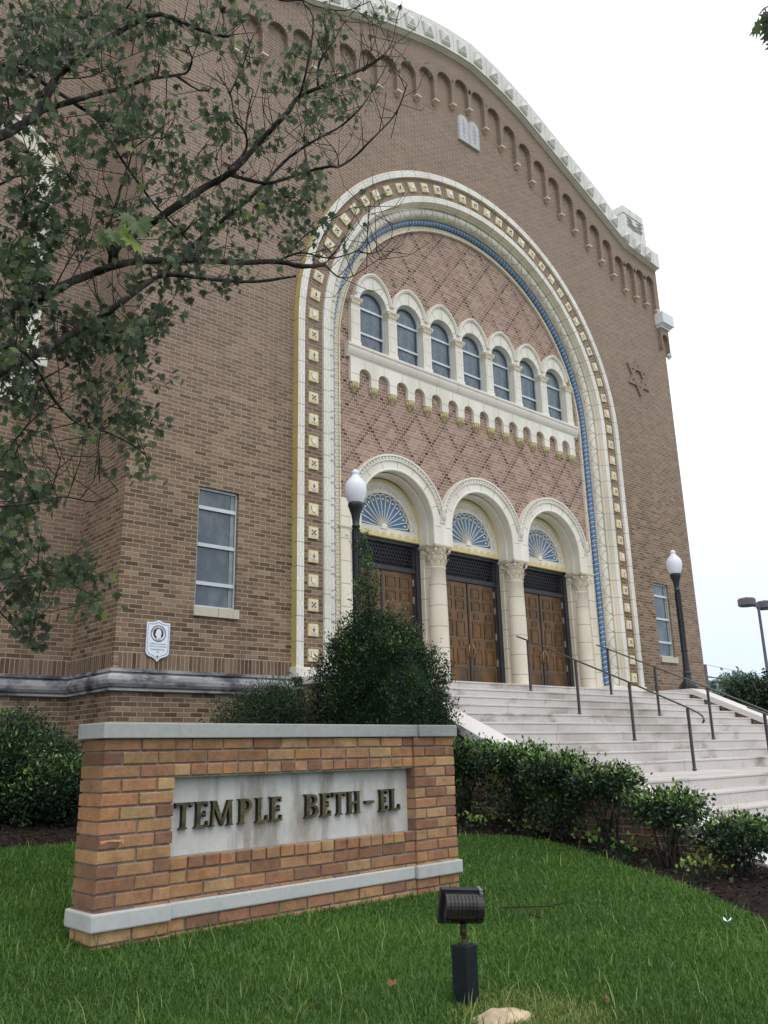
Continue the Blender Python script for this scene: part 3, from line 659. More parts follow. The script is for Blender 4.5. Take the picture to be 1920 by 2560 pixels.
# ------------------------------------------------------------------ doorway arcade
CX = [XC+2.38*k for k in (-1, 0, 1)]; COLX = [XC+2.38*(k-1.5) for k in range(4)]
ZS = 4.28
def radial_lines(mb, zc, r0, r1, y, angs, w=.004, mi=1):
    for t in angs:
        t = R(t); d = (math.cos(t), math.sin(t)); nx, nz = -d[1]*w, d[0]*w
        mb.add([(r0*d[0]-nx, y, zc+r0*d[1]-nz), (r0*d[0]+nx, y, zc+r0*d[1]+nz), (r1*d[0]+nx, y, zc+r1*d[1]+nz), (r1*d[0]-nx, y, zc+r1*d[1]-nz)], [(0, 1, 2, 3)], mi=mi)
a = MB(); z = lambda q: q-4.0
ext = []
for i in range(41):
    t = PI*i/40; x, zz = 1.13*math.cos(t), z(ZS)+1.13*math.sin(t); ext.append((x, zz))
outl = [(1.19, z(3.93)), (1.19, z(4.40))]+[(1.13*math.cos(PI*i/40), z(ZS)+1.13*math.sin(PI*i/40)) for i in range(3, 38)]+[(-1.19, z(4.40)), (-1.19, z(3.93)), (-.95, z(3.93))]+[(-.95*math.cos(PI*i/40), z(ZS)+.95*math.sin(PI*i/40)) for i in range(41)]+[(.95, z(3.93))]
a.prism_xz(outl, 11.42, 11.875)
radial_lines(a, z(ZS), .955, 1.125, 11.4185, (0, 22, 45, 68, 90, 112, 135, 158, 180))
def ringpoly(r0, r1, zc, t0, t1, n=36): return [(r1*math.cos(t0+(t1-t0)*i/n), zc+r1*math.sin(t0+(t1-t0)*i/n)) for i in range(n+1)]+[(r0*math.cos(t1+(t0-t1)*i/n), zc+r0*math.sin(t1+(t0-t1)*i/n)) for i in range(n+1)]
ta = math.acos(1.188/1.25)+.005
a.prism_xz(ringpoly(1.13, 1.25, z(ZS), ta, PI-ta), 11.405, 11.5); a.prism_xz(ringpoly(1.215, 1.25, z(ZS), ta, PI-ta), 11.375, 11.405); a.prism_xz(ringpoly(1.13, 1.148, z(ZS), ta-.08, PI-ta+.08), 11.39, 11.405)
for i in range(34):
    t = ta+(PI-2*ta)*(i+.5)/34; d = (math.cos(t), math.sin(t)); o = len(a.v); a.box(-.02, .02, 11.385, 11.405, -.018, .018)
    a.xform(Matrix.Translation((1.182*d[0], 0, z(ZS)+1.182*d[1])) @ Matrix.Rotation(-(t-PI/2), 4, 'Y'), o)
sweep(a, circ(.955, 11.435, .028, -.3, PI+.6, 6), z0=z(3.93), xc=0, zc=z(ZS), smooth=True, nz=3, na=48)
sweep(a, [(.95, 11.60), (.93, 11.61), (.925, 11.64), (.925, 11.84), (.95, 11.85)], z0=z(3.93), xc=0, zc=z(ZS)-.02, nz=3, na=48)
for t in range(0, 181, 22):
    pass
a.box(1.12, 1.26, 11.40, 11.5, z(4.36), z(4.66)); a.lathe([(.01, 0), (.05, .04), (.065, .12), (.05, .2), (.07, .24), (.03, .27)], c=(1.19, 11.40, z(4.40)), n=10)
arch0 = a.build('doorway_arch', ['white', 'groove'], T, org=(0, 0, 0))
# tympanum: fan of ribs over a blue ground, vine ring, yellow rim, scalloped foot
ty = MB(); zt = z(4.19); half = lambda r, n=30: [(r*math.cos(PI*i/n), zt+r*math.sin(PI*i/n)) for i in range(n+1)]
ty.prism_xz(ringpoly(.70, .915, zt, 0, PI), 11.86, 11.9, 0)
ty.prism_xz(rect(-.96, .96, z(4.13), zt), 11.855, 11.9, 0)
ty.prism_xz(ringpoly(.685, .715, zt, 0, PI), 11.84, 11.86, 0); ty.prism_xz(ringpoly(.885, .905, zt, 0, PI), 11.85, 11.86, 0)
vine = []
for i in range(111):
    t = PI*i/110; rr = .80+.045*math.sin(i/110*PI*11*2); vine.append((rr*math.cos(t), 11.855, zt+rr*math.sin(t)))
ty.tube(vine, .016, n=6, mi=2)
for k in range(22):
    t = PI*(k+.5)/22; rr = .80+(.012 if k % 2 else -.012); ty.lathe([(.004, -.02), (.028, -.005), (.028, .005), (.004, .02)], c=(rr*math.cos(t), 11.857, zt+rr*math.sin(t)), n=8, mi=2)
tymp = ty.build('tympanum', ['white', 'blue', 'leadwhite'], T, org=(0, 0, 0))
b = MB(); b.prism_xz(half(.70), 11.885, 11.9, 0); b.build('blue_ground', 'blue', tymp, org=(0, 0, 0))
b = MB(); n = 13; hb = .075
for k in range(n+1):
    t = R(4)+(PI-R(8))*k/n; d = (math.cos(t), math.sin(t)); nx, nz = -d[1], d[0]
    w0, w1 = .004, .0085; r0, r1 = hb, .60
    b.prism_xz([(r0*d[0]-nx*w0, zt+r0*d[1]-nz*w0), (r1*d[0]-nx*w1, zt+r1*d[1]-nz*w1), (r1*d[0]+nx*w1, zt+r1*d[1]+nz*w1), (r0*d[0]+nx*w0, zt+r0*d[1]+nz*w0)], 11.855, 11.885)
for k in range(n):
    t = R(4)+(PI-R(8))*(k+.5)/n; dt = (PI-R(8))/n; cr_ = .60*math.cos(dt/2); rr = .60*math.sin(dt/2)+.003
    cx, cz = cr_*math.cos(t), zt+cr_*math.sin(t)
    pts = [(cx+(rr+.008)*math.cos(t-PI/2+PI*i/10), cz+(rr+.008)*math.sin(t-PI/2+PI*i/10)) for i in range(11)]+[(cx+(rr-.008)*math.cos(t+PI/2-PI*i/10), cz+(rr-.008)*math.sin(t+PI/2-PI*i/10)) for i in range(11)]
    b.prism_xz(pts, 11.855, 11.885)
    q = .575; px, pz = q*math.cos(t), zt+q*math.sin(t)
    b.prism_xz([(px+.026*math.cos(t+PI/2*j), pz+.026*math.sin(t+PI/2*j)) for j in range(4)], 11.862, 11.885)
b.prism_xz([(hb*math.cos(PI*i/12), zt+hb*math.sin(PI*i/12)) for i in range(13)]+[(-hb, zt-.03), (hb, zt-.03)], 11.835, 11.885)
b.build('fan_ribs', 'leadwhite', tymp, org=(0, 0, 0))
b = MB(); b.prism_xz(ringpoly(.905, .955, zt, 0, PI), 11.835, 11.87); b.box(-.955, -.905, 11.835, 11.87, z(3.99), zt); b.box(.905, .955, 11.835, 11.87, z(3.99), zt); b.box(-.905, .905, 11.835, 11.87, z(3.985), z(4.03))
for k in range(9):
    cx = -.80+.2*k; b.prism_xz([(cx+.07*math.cos(PI*i/10), z(4.03)+.075*math.sin(PI*i/10)) for i in range(11)], 11.84, 11.86)
b.build('yellow_border', 'yellow', tymp, org=(0, 0, 0))
b = MB(); b.box(-.905, .905, 11.85, 11.9, z(4.03), z(4.13)); b.build('scalloped_board', 'white', tymp, org=(0, 0, 0))
# doors: dark frame > leaves, transom grille, panes
df = MB(); zz0 = z(1.088)
for sx in (-1, 1):
    x0, x1 = sorted((sx*.985, sx*.87)); df.box(x0, x1, 11.90, 12.02, zz0, z(3.985)); x0, x1 = sorted((sx*.87, sx*.82)); df.box(x0, x1, 11.94, 12.02, zz0, z(3.92))
df.box(-.87, .87, 11.90, 12.02, z(3.91), z(3.985)); df.box(-.87, .87, 11.92, 12.02, z(3.38), z(3.47)); df.box(-.018, .018, 11.945, 12.0, zz0, z(3.38))
door = df.build('doorway', 'dark_frame', T, org=(0, 0, 0))
g = MB(); r_ = .041
zc0, zc1 = z(3.49), z(3.90)
rows = int((zc1-zc0)/(.0745))+1
for j in range(rows):
    for i in range(22):
        x = -.80+i*.0765+(.038 if j % 2 else 0); zz = zc0+.03+j*.0745
        if abs(x) > .82 or zz > zc1: continue
        n = 10; o_ = [(x+r_*math.cos(2*PI*k/n), zz+r_*math.sin(2*PI*k/n)) for k in range(n)]; i_ = [(x+(r_-.008)*math.cos(2*PI*k/n), zz+(r_-.008)*math.sin(2*PI*k/n)) for k in range(n)]
        vs = [(p[0], 11.945, p[1]) for p in o_+i_]; g.add(vs, [(k, (k+1) % n, n+(k+1) % n, n+k) for k in range(n)])
for i in range(-14, 30):
    for sg in (-1, 1):
        p0 = (-.82+i*.0765, zc0); p1 = (p0[0]+sg*(zc1-zc0)/math.tan(R(60)), zc1)
        if max(p0[0], p1[0]) > .83 or min(p0[0], p1[0]) < -.83: continue
        g.add([(p0[0]-.004, 11.948, p0[1]), (p0[0]+.004, 11.948, p0[1]), (p1[0]+.004, 11.948, p1[1]), (p1[0]-.004, 11.948, p1[1])], [(0, 1, 2, 3)])
g.build('transom_grille', 'dark_frame', door, org=(0, 0, 0))
lf = MB(); lf.box(.02, .815, 11.962, 12.0, zz0+.01, z(3.375))
cols_ = ((.11, .37), (.47, .73))
rows_ = [(1.66, 2.0, 0), (2.03, 2.16, 1), (2.22, 2.56, 0), (2.60, 2.73, 1), (2.79, 3.0, 0), (3.04, 3.28, 0)]
lf2 = MB()
for (xa, xb) in cols_:
    for (za, zb_, kind_) in rows_:
        ins = .05 if kind_ else .0
        xa_, xb_ = xa+ins, xb-ins
        lf.prism_xz(rect(xa_, xb_, z(za), z(zb_)), 11.948, 11.962, holes=[rect(xa_+.022, xb_-.022, z(za)+.022, z(zb_)-.022)])
        lf.prism_xz(rect(xa_+.04, xb_-.04, z(za)+.04, z(zb_)-.04), 11.953, 11.962)
        for (u0, u1, w0, w1, mi_) in ((xa_-.004, xb_+.004, zb_, zb_+.010, 1), (xa_-.006, xa_, za, zb_, 1), (xa_-.01, xb_+.01, za-.010, za, 2)):  # dark strips on panel tops and left sides, pale strips below
            lf.add([(u0, 11.9595, z(w0)), (u1, 11.9595, z(w0)), (u1, 11.9595, z(w1)), (u0, 11.9595, z(w1))], [(0, 1, 2, 3)], mi=mi_)
lf.prism_xz(rect(.09, .75, z(1.14), z(1.60)), 11.952, 11.962, holes=[rect(.11, .73, z(1.16), z(1.58))])
for q in (1.25, 1.75, 2.3, 2.85, 3.2): lf.box(.80, .828, 11.935, 11.962, z(q)-.07, z(q)+.07, 2)
leaf = lf.build('door_leaf', ['bronze', 'bronze_edge', 'pale_metal'], T, org=(0, 0, 0))
h = MB(); h.tube([(.055, 11.96, z(1.83)), (.055, 11.91, z(1.85)), (.085, 11.90, z(1.93)), (.085, 11.90, z(1.99)), (.055, 11.91, z(2.07)), (.055, 11.96, z(2.09))], .013, n=6); h.lathe([(.03, -.004), (.03, .004)], c=(0, 0, 0), n=8) if False else None
h.build('handle', 'brass', leaf, org=(0, 0, 0))
for k, cx in enumerate(CX):
    base = Vector((cx, 0, 4.0))-TO
    for o in (arch0, tymp, door):
        if k == 0: o.location = base
        else: dup_part(o, T, base)
    if k == 0: leaf.location = base; 
    else: dup_part(leaf, T, base)
    l2 = dup_part(leaf, T, base); l2.scale = (-1, 1, 1)
# the tympanum backing, piers, side strips
mb = MB(); mb.box(XC-3.75, XC+3.75, 11.90, 11.93, 3.985, 5.4); mb.build('doorway_backing', 'white', T)
for x in COLX:
    mb = MB(); mb.box(x-.185, x+.185, 11.64, 12.06, 1.088, 3.93); mb.box(x-.204, x+.204, 11.80, 12.05, 1.089, 3.985); mb.build('door_pier', 'white_joint', T, bevel=.006)
for sx in (-1, 1):
    x0, x1 = sorted((XC+sx*3.565, XC+sx*3.78)); mb = MB(); mb.box(x0, x1, 11.43, 12.05, 1.089, 4.45); mb.build('side_pier', 'white_joint', T, bevel=.006)
cs = MB(); cs.lathe([(.222, .0), (.222, .05), (.205, .07), (.212, .10), (.205, .12), (.204, .3), (.202, 1.2), (.193, 1.9), (.182, 2.37), (.195, 2.385), (.195, 2.405), (.18, 2.415)], n=32)
colm = cs.build('column', 'white_joint', T, org=(0, 0, 0))
cp = MB(); cp.lathe([(.178, 2.41), (.18, 2.5), (.175, 2.6), (.19, 2.68), (.225, 2.76), (.235, 2.78)], n=24)
for tier, (n_, z0_, h_, r_, w_) in enumerate(((10, 2.43, .15, .178, .05), (10, 2.52, .17, .185, .055))):
    for k in range(n_):
        t = 2*PI*(k+.5*tier)/n_; o = len(cp.v)
        cp.add([(-w_, 0, 0), (w_, 0, 0), (w_*1.0, .022, h_*.55), (-w_*1.0, .022, h_*.55), (w_*.7, .05, h_*.9), (-w_*.7, .05, h_*.9), (w_*.4, .085, h_*.92), (-w_*.4, .085, h_*.92), (w_*.3, .085, h_*.78), (-w_*.3, .085, h_*.78), (0, .035, h_*.5), (0, .012, 0)],
               [(0, 11, 10, 3), (11, 1, 2, 10), (3, 10, 4, 5), (10, 2, 4), (5, 4, 6, 7), (7, 6, 8, 9)], smooth=False)
        cp.xform(Matrix.Rotation(t, 4, 'Z') @ Matrix.Translation((0, r_, z0_)), o)
for k in range(4):
    t = PI/4+PI/2*k; cp.lathe([(.006, -.05), (.022, -.03), (.030, 0), (.026, .03), (.006, .045)], c=(.270*math.cos(t), .270*math.sin(t), 2.735), n=10)
    t = PI/2*k; cp.lathe([(.006, -.03), (.016, -.015), (.018, .01), (.006, .03)], c=(.228*math.cos(t), .235*math.sin(t), 2.75), n=8)
cp.box(-.235, .235, -.235, .235, 2.785, 2.81); cp.box(-.25, .25, -.25, .25, 2.81, 2.842)
cp.build('capital', 'cream', colm, org=(0, 0, 0))
for k, x in enumerate(COLX):
    loc = Vector((x, 11.66, 1.088))-TO
    if k == 0: colm.location = loc
    else: dup_part(colm, T, loc)
mb = MB(); mb.add([(XC-3.8, 12.1, 1.09), (XC+3.8, 12.1, 1.09), (XC+3.8, 15, 1.09), (XC-3.8, 15, 1.09), (XC-3.8, 12.1, 4.2), (XC+3.8, 12.1, 4.2), (XC+3.8, 15, 4.2), (XC-3.8, 15, 4.2)], [(0, 1, 2, 3), (4, 5, 6, 7), (1, 2, 6, 5), (2, 3, 7, 6), (3, 0, 4, 7)])
mb.build('vestibule', 'interior', T)
# ------------------------------------------------------------------ corbel table and parapet
PX = [6.53+.582*k for k in range(0, 11)]+[12.93+.5663*k for k in range(0, 10)]+[18.55, 19.08, 19.60, 20.12, 20.63]
PX[10] = 12.36; 
def czl(x): pts = [(6.53, 12.50), (7.1, 12.78), (8.3, 13.2), (10.06, 13.78), (12.35, 14.62), (12.93, 14.80), (13.5, 14.56), (18.0, 12.74), (18.55, 12.50), (19.0, 12.24), (20.7, 12.14)]; return np.interp(x, [p[0] for p in pts], [p[1] for p in pts])
def atl(x): pts = [(6.83, 13.50), (7.4, 13.70), (9.0, 14.24), (10.26, 14.69), (12.09, 15.34), (12.65, 15.46), (13.2, 15.43), (13.82, 15.27), (17.2, 13.92), (18.31, 13.46), (18.81, 13.17), (20.6, 13.14)]; return np.interp(x, [p[0] for p in pts], [p[1] for p in pts])
outl = []; rings = MB()
for k, x in enumerate(PX):
    zc_ = float(czl(x)); lo, hi = x-.062, x+.062
    if k == len(PX)-1: hi = 20.76
    if k == 0: lo = 6.45
    outl += [(lo, zc_), (hi, zc_)]
    if k < len(PX)-1:
        x1 = PX[k+1]-.062; xm = (hi+x1)/2; r = (x1-hi)/2; zt_ = float(atl(xm)); zcen = zt_-r
        outl += [(xm-r*math.cos(PI*i/12), zcen+r*math.sin(PI*i/12)) for i in range(13)]
        # rowlock ring, slightly proud
        n = 16; vs = []; fs = []; uv_ = []
        for i in range(n+1):
            t = PI*i/n
            for q, rr in enumerate((r+.001, r+.105)): vs.append((xm-rr*math.cos(t), YB-.004, zcen+rr*math.sin(t)))
        for i in range(n): fs.append((2*i, 2*i+1, 2*i+3, 2*i+2)); L = (r+.05)*PI/n; uv_.append([(0.004, i*L), (.12, i*L), (.12, (i+1)*L), (.004, (i+1)*L)])
        rings.add(vs, fs, uv_)
outl += [(x, z_) for x, z_ in reversed(GAB) if x > 6.45]+[(6.45, 13.6)]
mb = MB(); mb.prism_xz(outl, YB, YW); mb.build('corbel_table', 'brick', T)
rings.build('arch_rings', 'brick_ring', T)
bm = MB(); bm.box(-.075, .075, -.11, 0, -.025, 0, 1); bell(bm, .60); sc_ = bm.build('stone_corbel', ['corbel_tan', 'cream'], T, org=(0, 0, 0))
for k, x in enumerate(PX):
    loc = Vector((min(x, 20.66), YW-.02, float(czl(x))))-TO
    if k == 0: sc_.location = loc
    else: dup_part(sc_, T, loc)
# parapet built of blocks following the gable
def gpt(s):   # walk along the gable polyline
    acc = 0
    for a, b in zip(GAB, GAB[1:]):
        L = math.hypot(b[0]-a[0], b[1]-a[1])
        if s <= acc+L+1e-6: t = (s-acc)/L; return a[0]+(b[0]-a[0])*t, a[1]+(b[1]-a[1])*t, math.atan2(b[1]-a[1], b[0]-a[0])
        acc += L
    return b[0], b[1], 0.0
ph = lambda x: float(np.interp(x, [5, 6.6, 7.9, 12.9, 18.6, 19.2, 20.8], [.46, .46, .60, .59, .60, .46, .44]))
P1 = [(x, z_, ph(x)) for x, z_ in GAB]; P1[-1] = (20.76, 13.53, .44)
def strip(mb, y0, f0, y1, f1, mi=0):
    vs = []
    for x, z_, h_ in P1: vs += [(x, y0, z_+f0(h_)), (x, y1, z_+f1(h_))]
    n = len(P1); mb.add(vs, [(2*i, 2*i+2, 2*i+3, 2*i+1) for i in range(n-1)], mi=mi)
mb = MB()
prf = [(YB, -.085), (YB-.03, -.08), (YB-.035, -.065), (YB-.07, -.06), (YB-.09, -.045), (YB-.10, -.042), (10.985, -.042)]
for (ya, za), (yb, zb_) in zip(prf, prf[1:]): strip(mb, ya, lambda h, q=za: q, yb, lambda h, q=zb_: q, mi=1)
strip(mb, 10.985, lambda h: -.042, 10.985, lambda h: h*.83); strip(mb, 10.985, lambda h: h*.83, 11.0, lambda h: h*.84); strip(mb, 11.0, lambda h: h*.84, 11.0, lambda h: h); strip(mb, 11.0, lambda h: h, 11.55, lambda h: h+.01)
xe, ze, he = P1[-1]; mb.box(xe, xe+.02, 10.985, 11.9, ze-.042, ze+he)
pr_ = mb.build('parapet', ['grey_terra', 'ledge'], T)
tot = sum(math.hypot(b[0]-a[0], b[1]-a[1]) for a, b in zip(GAB, GAB[1:])); jm_ = MB(); st_ = MB()
st_.prism_xz(rect(-.15, .15, -.175, .15), -.03, 0); st_.prism_xz(rect(-.135, .135, -.14, .135), -.05, -.03)
v5 = [(-.115, -.05, -.115), (.115, -.05, -.115), (.115, -.05, .115), (-.115, -.05, .115), (0, -.12, 0)]
st_.add(v5, [(0, 1, 4), (1, 2, 4), (2, 3, 4), (3, 0, 4)])
stud = st_.build('parapet_stud', 'grey_terra', T, org=(0, 0, 0)); fst = True
sx_list = []; s = .30
while s < tot-.15:
    x, z_, an = gpt(s)
    if x > 5.1: sx_list.append((x, z_, an, s))
    s += .585 if x < 18.7 else .53
for (x, z_, an, s) in sx_list:
    hh = ph(x)*.83; loc = Vector((x-math.sin(an)*hh*.46*0, 10.985, z_+hh*.5-.02))-TO; ang = -an*.9
    if fst: stud.location = loc; stud.rotation_euler = (0, ang, 0); fst = False
    else: dup_part(stud, T, loc, (0, ang, 0))
    xj, zj, aj = gpt(min(s+.30, tot)); hj = ph(xj)
    jm_.add([(xj-.004, 10.9835, zj-.04), (xj+.004, 10.9835, zj-.04), (xj+.004, 10.9835, zj+hj*.83), (xj-.004, 10.9835, zj+hj*.83)], [(0, 1, 2, 3)])
    xj, zj, aj = gpt(min(s+.12, tot)); hj = ph(xj)
    jm_.add([(xj-.004, 10.9985, zj+hj*.845), (xj+.004, 10.9985, zj+hj*.845), (xj+.004, 10.9985, zj+hj), (xj-.004, 10.9985, zj+hj)], [(0, 1, 2, 3)])
n0 = len(pr_.data.vertices)
for_join = jm_.build('parapet_joints', 'groove', T)
import bmesh
bm_ = bmesh.new(); bm_.from_mesh(pr_.data); k0 = len(bm_.faces); bm_.from_mesh(for_join.data); bm_.faces.ensure_lookup_table()
for f_ in bm_.faces[k0:]: f_.material_index = 2
pr_.data.materials.append(M['groove']); bm_.to_mesh(pr_.data); bm_.free(); bpy.data.objects.remove(for_join)
# corner acroterion with scale pattern
mb = MB(); mb.box(19.42, 20.52, 11.18, 12.1, 14.05, 14.90); mb.box(19.40, 20.44, 11.16, 12.12, 14.90, 15.13)
for (x, z0_, z1_) in ((19.75, 14.9, 15.13), (20.12, 14.9, 15.13), (19.85, 14.05, 14.9), (20.25, 14.3, 14.9)): mb.add([(x-.005, 11.158, z0_), (x+.005, 11.158, z0_), (x+.005, 11.158, z1_), (x-.005, 11.158, z1_)] if z0_ > 14.5 else [(x-.005, 11.178, z0_), (x+.005, 11.178, z0_), (x+.005, 11.178, z1_), (x-.005, 11.178, z1_)], [(0, 1, 2, 3)], mi=1)
mb.add([(19.40, 11.178, 14.893), (20.52, 11.178, 14.893), (20.52, 11.178, 14.903), (19.40, 11.178, 14.903)], [(0, 1, 2, 3)], mi=1)
acr = mb.build('corner_block', ['grey_terra', 'groove'], T)
sc2 = MB()
for j in range(5):
    for i in range(9):
        x = 19.62+i*.085+(.042 if j % 2 else 0); zz = 14.80-j*.07-abs(i-4)*(-.012)
        if abs(i-4) < 2 and j < 2: continue
        sc2.prism_xz([(x+.04*math.cos(PI+PI*t/6), zz+.045*math.sin(PI+PI*t/6)) for t in range(7)]+[(x+.028*math.cos(2*PI-PI*t/6), zz+.032*math.sin(2*PI-PI*t/6)) for t in range(7)], 11.165, 11.18)
sc2.build('scale_relief', 'groove2' if False else 'ledge_dark', acr) if False else None
M['relief'] = plain('stained_relief', srgb(138, 134, 124), .8, .2, var=.2)
sc2.build('scale_relief', 'relief', acr)
# lower side wing: bump-out with one blind arch and its own parapet block
mb = MB(); mb.prism_xz([(20.66, 11.60), (20.66, 10.95), (20.72, 10.95), (20.72, 11.25)]+[(20.875-.155*math.cos(PI*i/10)*1.0, 11.27+.16*math.sin(PI*i/10)) for i in range(11)]+[(21.03, 10.85), (21.07, 10.85), (21.07, 11.60)], YB, 11.9)
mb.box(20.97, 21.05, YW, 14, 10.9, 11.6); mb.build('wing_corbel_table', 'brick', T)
mb = MB(); mb.box(20.60, 20.86, 10.98, 12.2, 11.70, 12.05); mb.box(20.866, 21.19, 10.98, 16, 11.70, 12.05); mb.box(20.62, 21.15, 11.03, 16, 11.66, 11.70); mb.box(20.64, 21.11, 11.08, 16, 11.60, 11.66); mb.build('wing_parapet', 'wing_stone', T, bevel=.008)
bm = MB(); bell(bm, .8); o = bm.build('stone_corbel', 'ledge', T, org=(0, 0, 0)); o.location = Vector((21.05, 11.19, 10.88))-TO
# tablets with Roman numerals
for k, (cx, words) in enumerate(((12.71, ('I', 'II', 'III', 'IV', 'V')), (13.07, ('VI', 'VII', 'VIII', 'IX', 'X')))):
    mb = MB(); r = .178; zt_ = 14.36
    mb.prism_xz([(cx-r, 13.80), (cx+r, 13.80)]+[(cx+r*math.cos(PI*i/14), zt_+r*math.sin(PI*i/14)) for i in range(15)], YW-.06, YW)
    tb = mb.build('stone_tablet', 'tablet', T, label='pale tablet carved with numerals %s to %s' % (words[0], words[-1]))
    g = MB()
    for q, wd in enumerate(words): text_mb(g, wd, .11, (cx, 14.34-q*.112), YW-.0625)
    rr, ri = r-.018, r-.024
    g.prism_xz([(cx-rr, 13.83)]+[(cx-rr*math.cos(PI*i/14), zt_+rr*math.sin(PI*i/14)) for i in range(15)]+[(cx+rr, 13.83), (cx+ri, 13.83)]+[(cx+ri*math.cos(PI*i/14), zt_+ri*math.sin(PI*i/14)) for i in range(15)]+[(cx-ri, 13.83)], YW-.062, YW-.0605)
    g.build('numerals', 'groove', tb)
# raised brick stars
def star(cx, cz, rad, lab):
    mb = MB()
    for rot in (0, PI):
        P = [(cx+rad*math.sin(rot+2*PI*k/3), cz+rad*math.cos(rot+2*PI*k/3)) for k in range(3)]
        for i in range(3):
            a, b = Vector(P[i]), Vector(P[(i+1) % 3]); d = (b-a).normalized(); nn = Vector((-d.y, d.x)); c_ = Vector((cx, cz))
            if (c_-a).dot(nn) < 0: nn = -nn
            a2, b2 = a+nn*.10+d*.17, b+nn*.10-d*.17
            L = (b-a).length; y = YW-.045-(.006 if rot else 0)-.001*i
            q = [a, b, b2, a2]; mb.add([(p.x, y, p.y) for p in q], [(0, 1, 2, 3)], [[(0.004, 0), (.004, L), (.12, L-.17), (.12, .17)]])
            for p0, p1 in ((a, b), (b2, a2)): mb.add([(p0.x, y, p0.y), (p1.x, y, p1.y), (p1.x, YW, p1.y), (p0.x, YW, p0.y)], [(0, 1, 2, 3)], [[(.01, 0), (.01, L), (.05, L), (.05, 0)]])
    mb.build('brick_star', 'brick_ring', T, label=lab)
star(6.46, 9.84, .57, 'six pointed brick star left of the arch'); star(19.30, 9.67, .565, 'six pointed brick star right of the arch')
# left wing: white framed blind arch
wx, wz, Y2 = 3.10, 9.25, 12.75
mb = MB(); sweep(mb, [(1.03, Y2), (1.03, Y2-.11), (.97, Y2-.12), (.95, Y2-.08), (.90, Y2-.07), (.70, Y2-.06), (.68, Y2-.05), (.68, Y2)], z0=9.2, xc=wx, zc=wz, nz=2, na=40); mb.build('blind_arch', 'white_joint', T)
mb = MB()
for sx in (-1, 1):
    a_, b_ = sorted((wx+sx*.66, wx+sx*.90)); mb.box(a_, b_, Y2-.09, Y2, 6.1, 8.95); mb.box(a_-.03, b_+.03, Y2-.12, Y2, 8.95, 9.22)
mb.box(wx-1.04, wx+1.04, Y2-.16, Y2, 5.95, 6.1); mb.box(wx-.90, wx+.90, Y2-.08, Y2, 5.30, 5.95); mb.build('blind_arch_frame', 'white', T, bevel=.01)
for sx in (-1, 1):
    bm = MB(); bell(bm, 1.4); o = bm.build('corbel', 'ochre', T, org=(0, 0, 0)); o.location = Vector((wx+sx*.78, Y2-.03, 5.32))-TO
# ------------------------------------------------------------------ ground
def gz(x, y):
    z = -.905+(.08 if y > 4.3 else .03)*(min(y, 8.6)-4.3)-.012*(min(x, 9)-2)
    if y < 1.0: z -= .06*min(1.0-y, 8)
    if x > 9: z -= .02*min(x-9, 40)
    return z
def sheet(name, xs, ys, mat, dz, kind, mask=None, noise=0.0):
    rnd = random.Random(5); vs = []; fs = []; nx = len(xs); 
    for y in ys:
        for x in xs: vs.append((x, y, gz(x, y)+dz+noise*(rnd.random()-.5)))
    for j in range(len(ys)-1):
        for i in range(nx-1):
            if mask is None or mask((xs[i]+xs[i+1])/2, (ys[j]+ys[j+1])/2): fs.append((j*nx+i, j*nx+i+1, (j+1)*nx+i+1, (j+1)*nx+i))
    mb = MB(); mb.add(vs, fs, smooth=True); o = mb.build(name, mat, None, org=(0, 0, 0)); o['kind'] = kind; return o
def lin(a, b, n): return [a+(b-a)*i/n for i in range(n+1)]
sheet('ground', [-500, -200, -80, -40, -20]+lin(-12, 30, 60)+[40, 60, 90, 140, 200, 300, 600], [-500, -200, -80, -30, -12]+lin(-6, 16, 40)+[24, 40, 70, 110, 170, 300, 700], 'asphalt', -.03, 'structure')
LE = [(-6.0, 7.3), (2.5, 7.3), (4.4, 7.2), (5.6, 6.75), (6.45, 6.22), (6.90, 5.86), (6.9, 5.38), (6.65, 4.75), (6.25, 3.98), (5.70, 3.22), (5.10, 2.56), (4.3, 1.8), (3.4, 1.1), (2.0, .2), (0, -2.0), (-6, -4.0)]
def in_poly(x, y, P):
    c = False; n = len(P)
    for i in range(n):
        a, b = P[i], P[(i+1) % n]
        if (a[1] > y) != (b[1] > y) and x < (b[0]-a[0])*(y-a[1])/(b[1]-a[1])+a[0]: c = not c
    return c
in_lawn = lambda x, y: in_poly(x, y, LE)
in_bed = lambda x, y: (-6 < x < 8.2 and -1.5 < y < 12.8)
sheet('mulch_bed', lin(-6, 8.2, 180), lin(-1.5, 12.8, 180), 'mulch', -.012, 'structure', noise=.022)
mb = MB(); pts = [];   # lawn sheet: fan grid clipped to the curve
nseg = 260
P = [Vector((a[0], a[1])) for a in LE]
gx, gy = lin(-6, 7.2, 190), lin(-4, 7.6, 190)
vs = []; fs = []; idx = {}
def vid(x, y):
    k = (round(x, 4), round(y, 4))
    if k not in idx: idx[k] = len(vs); vs.append((x, y, gz(x, y)+.010))
    return idx[k]
for j in range(190):
    for i in range(190):
        if in_lawn((gx[i]+gx[i+1])/2, (gy[j]+gy[j+1])/2): fs.append((vid(gx[i], gy[j]), vid(gx[i+1], gy[j]), vid(gx[i+1], gy[j+1]), vid(gx[i], gy[j+1])))
mb.add(vs, fs, smooth=True); lw = mb.build('lawn', 'lawn', None, org=(0, 0, 0)); lw['kind'] = 'structure'
